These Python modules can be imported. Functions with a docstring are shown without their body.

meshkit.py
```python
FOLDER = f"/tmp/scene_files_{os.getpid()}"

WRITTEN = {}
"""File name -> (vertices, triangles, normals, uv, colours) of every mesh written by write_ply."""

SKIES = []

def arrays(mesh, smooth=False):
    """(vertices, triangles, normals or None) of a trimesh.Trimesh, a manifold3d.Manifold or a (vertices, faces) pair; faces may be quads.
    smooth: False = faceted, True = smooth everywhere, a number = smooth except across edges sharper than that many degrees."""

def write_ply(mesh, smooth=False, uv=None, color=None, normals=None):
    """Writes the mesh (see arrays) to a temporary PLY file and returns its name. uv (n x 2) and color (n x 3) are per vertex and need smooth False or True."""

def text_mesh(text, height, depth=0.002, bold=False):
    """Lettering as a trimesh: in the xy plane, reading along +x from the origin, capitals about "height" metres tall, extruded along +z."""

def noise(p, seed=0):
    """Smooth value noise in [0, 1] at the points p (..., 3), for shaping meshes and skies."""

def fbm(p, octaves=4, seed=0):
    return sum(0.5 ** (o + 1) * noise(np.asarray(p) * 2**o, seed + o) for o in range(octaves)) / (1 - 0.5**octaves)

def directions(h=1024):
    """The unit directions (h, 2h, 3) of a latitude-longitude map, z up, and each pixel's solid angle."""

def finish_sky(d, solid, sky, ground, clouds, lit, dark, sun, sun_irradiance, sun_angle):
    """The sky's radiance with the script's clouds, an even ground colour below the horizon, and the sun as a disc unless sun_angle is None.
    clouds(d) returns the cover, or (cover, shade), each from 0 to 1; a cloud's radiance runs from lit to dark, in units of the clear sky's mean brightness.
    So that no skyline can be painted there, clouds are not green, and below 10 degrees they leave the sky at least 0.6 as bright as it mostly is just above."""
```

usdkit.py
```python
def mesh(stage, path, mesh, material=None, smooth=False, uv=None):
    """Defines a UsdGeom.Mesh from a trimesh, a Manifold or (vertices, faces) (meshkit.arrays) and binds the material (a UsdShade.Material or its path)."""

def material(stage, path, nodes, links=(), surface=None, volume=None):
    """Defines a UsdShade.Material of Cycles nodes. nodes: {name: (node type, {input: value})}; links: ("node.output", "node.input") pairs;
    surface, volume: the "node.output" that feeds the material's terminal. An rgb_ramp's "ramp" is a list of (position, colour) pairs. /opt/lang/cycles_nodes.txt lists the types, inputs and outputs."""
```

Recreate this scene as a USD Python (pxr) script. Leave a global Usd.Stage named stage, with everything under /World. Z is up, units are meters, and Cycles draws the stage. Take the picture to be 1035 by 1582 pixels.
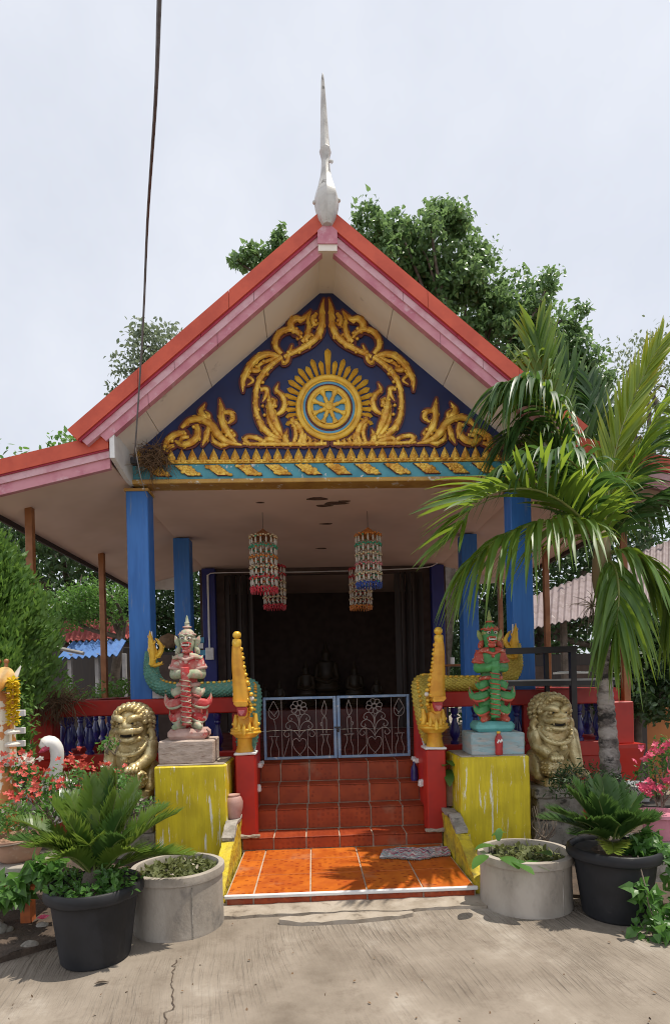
import math, random
import numpy as np, trimesh, manifold3d as m3, usdkit, meshkit
from shapely.geometry import Polygon, LineString
from pxr import Usd, UsdGeom, UsdLux, UsdShade, Gf, Sdf
stage = Usd.Stage.CreateInMemory()
UsdGeom.SetStageUpAxis(stage, 'Z'); UsdGeom.SetStageMetersPerUnit(stage, 1.0)
stage.SetDefaultPrim(UsdGeom.Xform.Define(stage, '/World').GetPrim())
UsdGeom.Scope.Define(stage, '/World/Looks')
sin, cos, pi = math.sin, math.cos, math.pi
# ---------------------------------------------------------------- camera, sky, sun
F, PX, PY, YAW, ROLL, EYE = 890., 517.5, 1059., math.radians(2.2), math.radians(1.4), (-.238, -4.05, 1.54)
cam = UsdGeom.Camera.Define(stage, '/World/camera')
r0 = np.array([cos(YAW), -sin(YAW), 0]); f0 = np.array([sin(YAW), cos(YAW), 0]); u0 = np.array([0, 0, 1.])
rc, uc = cos(ROLL)*r0 - sin(ROLL)*u0, sin(ROLL)*r0 + cos(ROLL)*u0
mt = Gf.Matrix4d(*[float(x) for row in ((*rc, 0), (*uc, 0), (*-f0, 0), (*EYE, 1)) for x in row])
UsdGeom.Xformable(cam).AddTransformOp().Set(mt)
cam.CreateHorizontalApertureAttr(36.0); cam.CreateVerticalApertureAttr(36.0*1582/1035)
cam.CreateFocalLengthAttr(36.0*F/1035); cam.CreateVerticalApertureOffsetAttr(36.0*(PY-791)/1035)
cam.CreateClippingRangeAttr(Gf.Vec2f(.05, 2000)); cam.CreateExposureAttr(0.28)
SUN = np.array([.29, .004, .95]); SUN /= np.linalg.norm(SUN)
el, rot = math.asin(SUN[2]), math.atan2(SUN[0], SUN[1])
dome = UsdLux.DomeLight.Define(stage, '/World/sky'); dome.CreateIntensityAttr(1.0)
dome.GetPrim().SetCustomDataByKey('kind', 'structure')
skym = usdkit.material(stage, '/World/Looks/sky_look', {
    's': ('sky_texture', dict(sky_type='single_scattering', sun_disc=False, sun_elevation=el, sun_rotation=rot, aerosol_density=2.5, air_density=1.0, ozone_density=1.0)),
    'tc': ('texture_coordinate', {}), 'n': ('noise_texture', dict(scale=2.4, detail=6., roughness=.58)),
    'mr': ('map_range', dict(from_min=.34, from_max=.66, to_min=.76, to_max=.96, clamp=True)),
    'm': ('mix_color', dict(b=(7.1, 7.38, 8.05), use_clamp=False)), 'b': ('background_shader', dict(strength=.1))},
    [('tc.generated', 'n.vector'), ('n.fac', 'mr.value'), ('mr.result', 'm.fac'), ('s.color', 'm.a'), ('m.result', 'b.color')], surface='b.background')
UsdShade.MaterialBindingAPI.Apply(dome.GetPrim()).Bind(skym)
sun = UsdLux.DistantLight.Define(stage, '/World/sun')
sun.CreateNormalizeAttr(True); sun.CreateIntensityAttr(1.0); sun.CreateAngleAttr(.6); sun.CreateColorAttr(Gf.Vec3f(1, .93, .82))
z_ = SUN; x_ = np.cross([0, 1, 0], z_); x_ /= np.linalg.norm(x_); y_ = np.cross(z_, x_)
UsdGeom.Xformable(sun).AddTransformOp().Set(Gf.Matrix4d(*[float(v) for row in ((*x_, 0), (*y_, 0), (*z_, 0), (0, 0, 30, 1)) for v in row]))

def W(px, py, Y):
    """The point of the vertical plane y = Y seen at a pixel of the photograph."""
    a, b = (px-PX)/F, (PY-py)/F
    X, U = a*cos(ROLL)+b*sin(ROLL), -a*sin(ROLL)+b*cos(ROLL)
    dx, dy = X*cos(YAW)+sin(YAW), -X*sin(YAW)+cos(YAW)
    t = (Y-EYE[1])/dy
    return np.array([EYE[0]+dx*t, Y, EYE[2]+U*t])
# ---------------------------------------------------------------- prim helpers
used = {}
def numbered(path):
    k = used.get(path, 0); used[path] = k+1
    return path if k == 0 else f'{path}_{k:03d}'
def data(p, **kw):
    for k, v in kw.items():
        if v: p.SetCustomDataByKey(k, v)
def thing(name, label, cat, loc=(0, 0, 0), rz=0, group=None, sc=None):
    x = UsdGeom.Xform.Define(stage, numbered('/World/'+name))
    x.AddTranslateOp().Set(Gf.Vec3d(*map(float, loc)))
    if rz: x.AddRotateZOp().Set(float(math.degrees(rz)))
    if sc: x.AddScaleOp().Set(Gf.Vec3f(*sc))
    data(x.GetPrim(), label=label, category=cat, group=group)
    return x.GetPrim()
def part(parent, name, mesh, m, label=None, kind=None, smooth=False):
    if isinstance(mesh, list): mesh = trimesh.util.concatenate(mesh)
    g = usdkit.mesh(stage, numbered(f'{parent.GetPath()}/{name}'), mesh, m, smooth=smooth).GetPrim()
    data(g, label=label, kind=kind)
    return g
WORLD = stage.GetPrimAtPath('/World')
def struct(name, mesh, m, smooth=False, kind='structure', label=None, cat=None):
    g = part(WORLD, name, mesh, m, smooth=smooth); data(g, kind=kind, label=label, category=cat); return g
def solo(name, mesh, m, label, cat, group=None, smooth=False):
    g = part(WORLD, name, mesh, m, smooth=smooth); data(g, label=label, category=cat, group=group); return g
def copy_of(src, name, label, loc, rz=0, group=None, sc=None):
    was = src.GetCustomData()
    t = thing(name, label, was['category'], loc, rz, group or was.get('group'), sc)
    t.GetReferences().AddInternalReference(src.GetPath()); t.SetInstanceable(True)
    return t
# ---------------------------------------------------------------- mesh helpers
def T(v, f): return trimesh.Trimesh(np.asarray(v, float), np.asarray(f, int), process=False)
def cat(*ms): return trimesh.util.concatenate([m for x in ms for m in (x if isinstance(x, list) else [x])])
def box(x0, x1, y0, y1, z0, z1, b=0.0):
    lo, hi = np.array([x0, y0, z0], float), np.array([x1, y1, z1], float)
    lo, hi = np.minimum(lo, hi), np.maximum(lo, hi); c, h = (lo+hi)/2, (hi-lo)/2
    if b <= 0:
        m = trimesh.creation.box(hi-lo); m.apply_translation(c); return m
    b = min(b, h.min()*.9); P = []
    for s in np.ndindex(2, 2, 2):
        sg = np.array(s)*2-1
        for k in range(3):
            q = h-b; q = q.copy(); q[k] = h[k]; P.append(c+sg*q)
    return trimesh.convex.convex_hull(np.array(P))
def hull(P): return trimesh.convex.convex_hull(np.asarray(P, float))
def move(m, loc=(0, 0, 0), rz=0, rx=0, ry=0, s=1):
    m = m.copy()
    if s != 1: m.vertices = m.vertices*np.asarray(s)
    for a, ax in ((rx, [1, 0, 0]), (ry, [0, 1, 0]), (rz, [0, 0, 1])):
        if a: m.apply_transform(trimesh.transformations.rotation_matrix(a, ax))
    m.apply_translation(loc); return m
def mirror(m):
    m = m.copy(); m.vertices[:, 0] *= -1; m.faces = m.faces[:, ::-1]; return m
def spline(P, n):
    P = np.asarray(P, float)
    if len(P) == 2: return P[0]+(P[1]-P[0])*np.linspace(0, 1, n)[:, None]
    Q = np.vstack([2*P[0]-P[1], P, 2*P[-1]-P[-2]]); t = np.linspace(0, len(P)-1-1e-9, n); i = t.astype(int); u = (t-i)[:, None]
    a, b, c, d = Q[i], Q[i+1], Q[i+2], Q[i+3]
    return .5*(2*b+(c-a)*u+(2*a-5*b+4*c-d)*u*u+(3*b-a-3*c+d)*u**3)
def tube(P, R, n=8, prof=None, up=None, caps=True, closed=False):
    P = np.asarray(P, float); k = len(P); R = np.broadcast_to(np.asarray(R, float), k) if np.ndim(R) < 2 else np.asarray(R)
    t = np.gradient(P, axis=0) if not closed else np.roll(P, -1, 0)-np.roll(P, 1, 0)
    t /= np.linalg.norm(t, axis=1, keepdims=True)+1e-12
    if up is None:
        up = np.array([0, 0, 1.]) if abs(t[0][2]) < .9 else np.array([1., 0, 0])
        fixed = False
    else: up = np.asarray(up, float); fixed = True
    if prof is None:
        a = np.arange(n)/n*2*pi; prof = np.stack([np.cos(a), np.sin(a)], 1)
    n = len(prof); V = []
    for i in range(k):
        s = np.cross(t[i], up); s /= np.linalg.norm(s)+1e-12; w = np.cross(s, t[i])
        if not fixed: up = w
        V.append(P[i]+R[i]*(prof[:, :1]*s+prof[:, 1:]*w))
    V = np.vstack(V); Fc = []; j = np.arange(n); j2 = (j+1) % n
    for i in range(k if closed else k-1):
        a, b = i*n, ((i+1) % k)*n
        Fc += [np.stack([a+j, a+j2, b+j2], 1), np.stack([a+j, b+j2, b+j], 1)]
    if caps and not closed:
        V = np.vstack([V, P[0], P[-1]])
        Fc += [np.stack([j2, j, np.full(n, k*n)], 1), np.stack([(k-1)*n+j, (k-1)*n+j2, np.full(n, k*n+1)], 1)]
    return T(V, np.vstack(Fc)[:, ::-1])
def wire(P, r, n=5, k=None):
    P = np.asarray(P, float); return tube(spline(P, k or len(P)*4), r, n)
def lathe(prof, n=16, wob=None):
    prof = np.asarray(prof, float); a = np.arange(n)/n*2*pi; V = []
    for r, z in prof:
        rr = r*(1+(wob(a) if wob else 0)); V.append(np.stack([rr*np.cos(a), rr*np.sin(a), np.full(n, z)], 1))
    k = len(prof); V = np.vstack(V+[[[0, 0, prof[0, 1]], [0, 0, prof[-1, 1]]]]); Fc = []; j = np.arange(n); j2 = (j+1) % n
    for i in range(k-1):
        Fc += [np.stack([i*n+j, i*n+j2, (i+1)*n+j2], 1), np.stack([i*n+j, (i+1)*n+j2, (i+1)*n+j], 1)]
    Fc += [np.stack([j2, j, np.full(n, k*n)], 1), np.stack([(k-1)*n+j, (k-1)*n+j2, np.full(n, k*n+1)], 1)]
    return T(V, np.vstack(Fc))
def ball(c, r, sub=2):
    m = trimesh.creation.icosphere(sub, 1.0); m.vertices = m.vertices*np.asarray(r)+np.asarray(c); return m
def prism(poly, y0, y1, bevel=0):
    """Outline in (x, z) extruded along y."""
    m = trimesh.creation.extrude_polygon(Polygon(poly).buffer(0), abs(y1-y0), engine='earcut')
    v = m.vertices.copy(); m.vertices = np.stack([v[:, 0], max(y0, y1)-v[:, 2], v[:, 1]], 1); m.faces = m.faces[:, ::-1] if m.volume < 0 else m.faces
    return m
def bones(L, edge=.02, it=6):
    sp = trimesh.creation.icosphere(2, 1.0).vertices; out = []
    for p, r, q, s in L:
        out.append(m3.Manifold.hull_points(np.vstack([sp*np.asarray(r)+np.asarray(p), sp*np.asarray(s)+np.asarray(q)])))
    m = m3.Manifold.batch_boolean(out, m3.OpType.Add).refine_to_length(edge).to_mesh()
    t = trimesh.Trimesh(m.vert_properties[:, :3], m.tri_verts)
    trimesh.smoothing.filter_taubin(t, iterations=it); return t
def jitter(m, amp, fr, seed=0):
    m = m.copy(); v = m.vertices; n = np.stack([meshkit.fbm(v*fr+o, 3, seed) for o in (0, 31.7, 77.1)], 1)-.5
    m.vertices = v+n*2*amp; return m
def sub(m, edge):
    v, f = trimesh.remesh.subdivide_to_size(m.vertices, m.faces, edge, max_iter=12); return T(v, f)
def grid(nx, ny, fn):
    u, v = np.meshgrid(np.linspace(0, 1, nx), np.linspace(0, 1, ny), indexing='ij'); P = np.array(fn(u, v)); P = np.moveaxis(P, 0, -1).reshape(-1, 3)
    i = np.arange(nx*ny).reshape(nx, ny); a, b, c, d = i[:-1, :-1].ravel(), i[1:, :-1].ravel(), i[1:, 1:].ravel(), i[:-1, 1:].ravel()
    return T(P, np.vstack([np.stack([a, b, c], 1), np.stack([a, c, d], 1)]))
def scatter(lv, lf, pos, rot, sc):
    pos, sc = np.asarray(pos), np.asarray(sc).reshape(-1, 1, 1)
    V = (np.einsum('nij,kj->nki', rot, lv)*sc+pos[:, None]).reshape(-1, 3)
    return T(V, (lf[None]+(np.arange(len(pos))*len(lv))[:, None, None]).reshape(-1, 3))
def frames(d, nrm):
    """Rotations whose y axis is d and z axis near nrm."""
    d = d/np.linalg.norm(d, axis=1, keepdims=True); x = np.cross(d, nrm); x /= np.linalg.norm(x, axis=1, keepdims=True)+1e-9; z = np.cross(x, d)
    return np.stack([x, d, z], 2)
LEAF = dict(
    oval=(np.array([[0, 0, 0], [.22, .3, .05], [.24, .6, .03], [0, 1, -.06], [-.24, .6, .03], [-.22, .3, .05], [0, .5, -.02]]), np.array([[0, 1, 6], [1, 2, 6], [2, 3, 6], [3, 4, 6], [4, 5, 6], [5, 0, 6]])),
    heart=(np.array([[0, .05, 0], [.3, -.02, .05], [.42, .25, .06], [.22, .6, .02], [0, 1.05, -.12], [-.22, .6, .02], [-.42, .25, .06], [-.3, -.02, .05], [0, .4, -.03]]), np.array([[0, 1, 8], [1, 2, 8], [2, 3, 8], [3, 4, 8], [4, 5, 8], [5, 6, 8], [6, 7, 8], [7, 0, 8]])),
    needle=(np.array([[-.09, 0, 0], [.09, 0, 0], [.12, .5, .05], [0, 1, 0], [-.12, .5, .05]]), np.array([[0, 1, 2], [0, 2, 4], [4, 2, 3]])),
    petal=(np.array([[0, 0, 0], [.3, .5, .12], [.12, .95, .05], [-.12, .95, .05], [-.3, .5, .12]]), np.array([[0, 1, 2], [0, 2, 3], [0, 3, 4]])))
def leaves(kind, pos, rng, size, up=.8, out=None, drop=.4, var=.35):
    n = len(pos); nr = rng.normal(size=(n, 3))*.6; nr[:, 2] += up
    if out is not None: nr += out
    d = rng.normal(size=(n, 3)); d[:, 2] -= drop
    if out is not None: d += .5*out
    return scatter(*LEAF[kind], pos, frames(d, nr), size*(1+var*(rng.random(n)*2-1)))
def clumps(blobs, per, rng, sub_r=.28, shell=.55):
    """Leaf positions gathered in small clumps inside ellipsoids; returns positions and outward directions."""
    P, O = [], []
    for c, r, n in blobs:
        c, r = np.asarray(c, float), np.broadcast_to(np.asarray(r, float), 3)
        d = rng.normal(size=(n, 3)); d /= np.linalg.norm(d, axis=1, keepdims=True); q = (shell+(1.05-shell)*rng.random((n, 1))**.6)
        cc = c+d*r*q
        dd_ = rng.normal(size=(n*per, 3)); dd_ /= np.linalg.norm(dd_, axis=1, keepdims=True); p = np.repeat(cc, per, 0)+dd_*(rng.random((n*per, 1))**.45)*1.75*sub_r*r.mean()
        P.append(p); O.append((p-c)/r)
    return np.vstack(P), np.clip(np.vstack(O), -1.2, 1.2)
# ---------------------------------------------------------------- materials
def mat(name, c, rough=.6, c2=None, s=6., lo=.42, hi=.62, amt=1., bump=0., bs=40., metal=0., spec=.5, c3=None, s3=25., lo3=.6, hi3=.68, stretch=None, island=0., coat=0., bd=.01):
    nodes = {'tc': ('texture_coordinate', {}), 'mp': ('mapping', dict(scale=stretch or (1, 1, 1))), 'n': ('noise_texture', dict(scale=s, detail=5., roughness=.6)),
             'mr': ('map_range', dict(from_min=lo, from_max=hi, to_min=0., to_max=amt, clamp=True)),
             'mx': ('mix_color', dict(a=c, b=c2 or tuple(x*.78 for x in c))), 'p': ('principled_bsdf', dict(roughness=rough, metallic=metal, specular_ior_level=spec, coat_weight=coat)),
             'rr': ('map_range', dict(from_min=.3, from_max=.7, to_min=max(.05, rough-.12), to_max=min(1, rough+.12), clamp=True))}
    L = [('tc.object', 'mp.vector'), ('mp.vector', 'n.vector'), ('n.fac', 'mr.value'), ('mr.result', 'mx.fac'), ('n.fac', 'rr.value'), ('rr.result', 'p.roughness')]
    last = 'mx.result'
    if c3:
        nodes.update(n3=('noise_texture', dict(scale=s3, detail=6., roughness=.65)), m3=('map_range', dict(from_min=lo3, from_max=hi3, clamp=True)), x3=('mix_color', dict(b=c3)))
        L += [('mp.vector', 'n3.vector'), ('n3.fac', 'm3.value'), ('m3.result', 'x3.fac'), (last, 'x3.a')]; last = 'x3.result'
    if island:
        nodes.update(g=('geometry', {}), im=('map_range', dict(to_min=1-island, to_max=1+island)), hs=('hsv', {}))
        L += [('g.random_per_island', 'im.value'), ('im.result', 'hs.value'), (last, 'hs.color')]; last = 'hs.color'
    L.append((last, 'p.base_color'))
    if bump:
        nodes.update(bn=('noise_texture', dict(scale=bs, detail=4., roughness=.6)), b=('bump', dict(strength=bump, distance=bd)))
        L += [('mp.vector', 'bn.vector'), ('bn.fac', 'b.height'), ('b.normal', 'p.normal')]
    return usdkit.material(stage, '/World/Looks/'+name, nodes, L, surface='p.BSDF')
def leafmat(name, c, c2, trans=.35, rough=.45, s=3., tc=None, spec=.5):
    tc = tc or tuple(min(1, x*1.7) for x in c2)
    nodes = {'g': ('geometry', {}), 'tx': ('texture_coordinate', {}), 'n': ('noise_texture', dict(scale=s, detail=2.)), 'ad': ('math', dict(math_type='multiply_add', value2=.65)), 'mr': ('map_range', dict(from_min=.25, from_max=1.0, clamp=True)),
             'mx': ('mix_color', dict(a=c, b=c2)), 'p': ('principled_bsdf', dict(roughness=rough, specular_ior_level=spec)), 't': ('translucent_bsdf', dict(color=tc)), 'm': ('mix_closure', dict(fac=trans))}
    L = [('tx.object', 'n.vector'), ('g.random_per_island', 'ad.value1'), ('n.fac', 'ad.value3'), ('ad.value', 'mr.value'), ('mr.result', 'mx.fac'), ('mx.result', 'p.base_color'), ('p.BSDF', 'm.closure1'), ('t.BSDF', 'm.closure2')]
    return usdkit.material(stage, '/World/Looks/'+name, nodes, L, surface='m.closure')
M = {}
M['blue'] = mat('blue_paint', (.035, .165, .49), .5, (.028, .13, .40), s=5, lo=.38, hi=.66, c3=(.16, .22, .34), s3=9, lo3=.6, hi3=.74, stretch=(3, 3, .35))
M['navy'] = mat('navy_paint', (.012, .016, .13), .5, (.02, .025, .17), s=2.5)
M['orange'] = mat('orange_trim', (.58, .085, .035), .5, (.48, .065, .03), s=4, c3=(.35, .12, .08), s3=12, lo3=.66, hi3=.8)
M['darkred'] = mat('dark_red_edge', (.38, .02, .05), .5)
M['pink'] = mat('pink_board', (.56, .24, .28), .6, (.47, .16, .21), s=5, c3=(.62, .42, .45), s3=9, lo3=.58, hi3=.75, stretch=(1, 1, 1))
M['pink2'] = mat('pink_board_pale', (.60, .36, .39), .6, (.52, .24, .28), s=7, c3=(.45, .28, .3), s3=16, lo3=.6, hi3=.8)
M['soffit'] = mat('soffit_board', (.80, .73, .65), .7, (.74, .66, .58), s=1.5, c3=(.3, .24, .2), s3=4, lo3=.66, hi3=.85)
M['ceil'] = mat('ceiling_board', (.76, .58, .50), .75, (.69, .52, .44), s=1.2, c3=(.16, .10, .08), s3=2.2, lo3=.7, hi3=.8)
M['white'] = mat('white_paint', (.72, .71, .69), .55, (.62, .61, .6), s=5, c3=(.35, .33, .3), s3=14, lo3=.66, hi3=.8)
M['finial'] = mat('finial_paint', (.50, .49, .46), .5, (.38, .37, .35), s=7, c3=(.16, .15, .13), s3=11, lo3=.61, hi3=.68, bump=.3, bs=25)
M['gold'] = mat('gold_paint', (.82, .54, .09), .32, (.56, .26, .03), s=9, lo=.40, hi=.60, c3=(.25, .06, .015), s3=22, lo3=.58, hi3=.72, metal=.4, bump=.3, bs=50)
M['gold2'] = mat('gold_paint_bright', (.74, .46, .05), .35, (.62, .33, .03), s=9, c3=(.8, .6, .2), s3=30, lo3=.6, hi3=.75, metal=.25)
M['goldorange'] = mat('amber_paint', (.66, .34, .03), .38, (.52, .23, .018), s=8, metal=.2)
M['redbrown'] = mat('red_brown_outline', (.14, .03, .02), .6)
M['teal'] = mat('teal_paint', (.08, .33, .40), .55, (.06, .26, .33), s=6, c3=(.6, .62, .6), s3=14, lo3=.62, hi3=.66)
M['wheelblue'] = mat('sky_blue_paint', (.10, .33, .50), .5)
M['ochre'] = mat('ochre_ledge', (.48, .28, .06), .6, (.38, .2, .05), s=5, c3=(.62, .58, .5), s3=9, lo3=.58, hi3=.63)
M['red'] = mat('red_paint', (.40, .018, .010), .42, (.31, .013, .008), s=3, c3=(.28, .03, .02), s3=18, lo3=.62, hi3=.8)
M['reddark'] = mat('dark_red_tile', (.085, .014, .010), .3, (.06, .011, .008), s=4)
M['indigo'] = mat('indigo_paint', (.012, .012, .085), .3, (.02, .02, .12), s=8, coat=.4)
M['brown'] = mat('brown_paint', (.30, .115, .035), .5, (.24, .085, .025), s=6)
M['yellow'] = mat('yellow_paint', (.62, .49, .012), .6, (.50, .39, .012), s=5, c3=(.70, .68, .55), s3=9, lo3=.59, hi3=.63, stretch=(3.4, 3.4, .30), bump=.2, bs=20)
M['yellowrough'] = mat('yellow_stone_paint', (.56, .43, .02), .7, (.36, .28, .03), s=9, c3=(.14, .12, .04), s3=14, lo3=.56, hi3=.7, bump=.8, bs=14, bd=.03)
M['concrete'] = mat('tub_concrete', (.37, .33, .28), .8, (.27, .235, .195), s=3.5, c3=(.13, .12, .11), s3=5, lo3=.58, hi3=.74, stretch=(1, 1, .6), bump=.3, bs=50)
M['stone'] = mat('weathered_stone', (.33, .30, .26), .85, (.2, .18, .15), s=8, c3=(.07, .065, .055), s3=12, lo3=.55, hi3=.66, bump=.7, bs=18, bd=.02)
M['blackplastic'] = mat('black_plastic', (.012, .0125, .014), .5, (.018, .018, .02), s=6, c3=(.07, .065, .06), s3=9, lo3=.66, hi3=.85, bump=.12, bs=60, spec=.25)
M['soil'] = mat('dark_soil', (.06, .042, .03), .95, (.10, .07, .05), s=8, bump=.8, bs=25, bd=.02)
M['black'] = mat('black_metal', (.018, .015, .016), .45)
M['grey'] = mat('grey_board', (.33, .32, .31), .6)
M['darkwood'] = mat('dark_wood', (.028, .02, .017), .6, (.045, .034, .028), s=4, stretch=(6, 6, .5))
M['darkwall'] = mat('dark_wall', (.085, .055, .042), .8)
M['greymetal'] = mat('blue_grey_metal', (.13, .22, .36), .45, (.2, .28, .38), s=9, c3=(.45, .48, .5), s3=20, lo3=.62, hi3=.7)
M['wirewhite'] = mat('pale_wire', (.25, .22, .20), .5, metal=.2)
M['plastic_w'] = mat('white_glaze', (.78, .77, .74), .35, (.7, .69, .66), s=6, coat=.3)
M['terracotta'] = mat('terracotta', (.36, .21, .14), .75, (.30, .17, .115), s=6, c3=(.45, .34, .27), s3=8, lo3=.6, hi3=.75, bump=.2, bs=30)
M['rust'] = mat('orange_rust_paint', (.5, .13, .03), .6, (.3, .08, .03), s=9)
M['lion'] = mat('antique_gold', (.66, .55, .30), .33, (.42, .31, .13), s=9, c3=(.08, .055, .025), s3=26, lo3=.6, hi3=.72, metal=.5, bump=.5, bs=40)
M['greenscale'] = mat('green_scale', (.10, .27, .20), .5, (.07, .19, .14), s=8, c3=(.38, .33, .12), s3=30, lo3=.6, hi3=.7)
M['goldscale'] = mat('gold_scale', (.52, .39, .06), .4, (.40, .28, .04), s=8, metal=.25, c3=(.16, .09, .02), s3=30, lo3=.6, hi3=.72)
M['wine'] = mat('mouth_red', (.40, .03, .03), .4); M['tongue'] = mat('tongue_pink', (.55, .15, .16), .4)
WR = (.56, .50, .42)
M['y_red'] = mat('worn_red', (.44, .035, .035), .65, (.48, .20, .17), s=9, lo=.48, hi=.64, c3=WR, s3=20, lo3=.56, hi3=.66, bump=.3)
M['y_mint'] = mat('worn_mint', (.40, .40, .29), .7, (.25, .31, .19), s=11, c3=(.52, .30, .24), s3=16, lo3=.54, hi3=.64, bump=.35)
M['y_rose'] = mat('worn_rose_stone', (.50, .34, .29), .8, (.42, .26, .22), s=10, c3=(.42, .05, .05), s3=8, lo3=.6, hi3=.68, bump=.4)
M['y_block'] = mat('bare_plaster_block', (.46, .37, .31), .85, (.34, .26, .21), s=14, c3=(.2, .13, .1), s3=20, lo3=.58, hi3=.7, bump=.5, stretch=(.5, .5, 2))
M['y_green'] = mat('green_enamel', (.065, .29, .085), .4, (.05, .21, .065), s=9, c3=(.3, .38, .25), s3=22, lo3=.62, hi3=.72)
M['y_lime'] = mat('olive_enamel', (.28, .34, .10), .5, (.2, .25, .08), s=9, c3=(.5, .4, .2), s3=22, lo3=.6, hi3=.72)
M['y_trim'] = mat('orange_red_trim', (.48, .085, .045), .5, (.4, .06, .04), s=9, c3=(.6, .45, .33), s3=26, lo3=.56, hi3=.68)
M['y_teal'] = mat('teal_base_paint', (.13, .40, .38), .6, (.1, .33, .31), s=8, c3=(.5, .5, .45), s3=16, lo3=.64, hi3=.72, bump=.2)
M['y_tealblock'] = mat('teal_worn_block', (.26, .38, .40), .8, (.36, .36, .34), s=10, c3=(.14, .2, .2), s3=14, lo3=.58, hi3=.68, stretch=(.6, .6, 3), bump=.4)
M['eyewhite'] = mat('tooth_white', (.7, .66, .58), .4); M['ink'] = mat('dark_eye', (.02, .018, .016), .4)
M['straw'] = mat('dry_straw', (.20, .115, .06), .9, (.28, .17, .09), s=20, island=.35)
M['palmtrunk'] = mat('palm_bark', (.10, .08, .07), .9, (.34, .30, .27), s=5, lo=.4, hi=.6, c3=(.02, .017, .015), s3=4, lo3=.52, hi3=.6, stretch=(1.2, 1.2, 2.2), bump=.6, bs=20, bd=.02)
M['bark'] = mat('tree_bark', (.12, .095, .075), .9, (.07, .055, .04), s=5, bump=.6, bs=15, bd=.03)
M['crownshaft'] = mat('leaf_sheath', (.22, .21, .09), .6, (.26, .17, .09), s=5, stretch=(4, 4, .5))
M['rachis'] = mat('leaf_stalk', (.20, .23, .06), .5)
M['cyrachis'] = mat('cycad_stalk', (.10, .13, .03), .5)
M['palm'] = leafmat('palm_leaf', (.055, .13, .02), (.14, .24, .035), .34, .42, s=4, tc=(.36, .50, .05))
M['palmyellow'] = leafmat('palm_leaf_yellow', (.16, .25, .03), (.30, .38, .05), .42, .35, s=4, tc=(.55, .62, .06))
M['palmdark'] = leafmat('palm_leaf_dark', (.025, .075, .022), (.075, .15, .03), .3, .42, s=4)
M['bodhi'] = leafmat('heart_leaf', (.04, .095, .03), (.15, .24, .085), .35, .32, s=.5)
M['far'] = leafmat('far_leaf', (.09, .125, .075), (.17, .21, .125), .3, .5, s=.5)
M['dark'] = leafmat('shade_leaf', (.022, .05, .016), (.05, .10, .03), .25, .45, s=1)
M['hedge'] = leafmat('bright_leaf', (.055, .13, .025), (.12, .24, .045), .35, .4, s=1.5)
M['thuja'] = leafmat('conifer_leaf', (.05, .125, .022), (.16, .28, .05), .3, .55, s=3)
M['cycad'] = leafmat('cycad_leaf', (.026, .072, .018), (.08, .15, .03), .25, .3, s=4)
M['cycad_mid'] = leafmat('cycad_leaf_mid', (.045, .105, .016), (.17, .24, .035), .3, .3, s=4)
M['cycad_new'] = leafmat('cycad_leaf_new', (.16, .26, .04), (.36, .38, .06), .3, .4, s=12)
M['herb'] = leafmat('herb_leaf', (.045, .12, .025), (.11, .24, .045), .35, .4, s=6)
M['moss'] = leafmat('water_weed', (.08, .095, .03), (.17, .19, .06), .2, .7, s=10)
M['stem'] = mat('twig', (.20, .16, .12), .85, (.12, .09, .07), s=9)
M['flower'] = leafmat('red_petal', (.50, .05, .04), (.66, .17, .12), .3, .5, s=8, tc=(.8, .15, .1))
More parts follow.
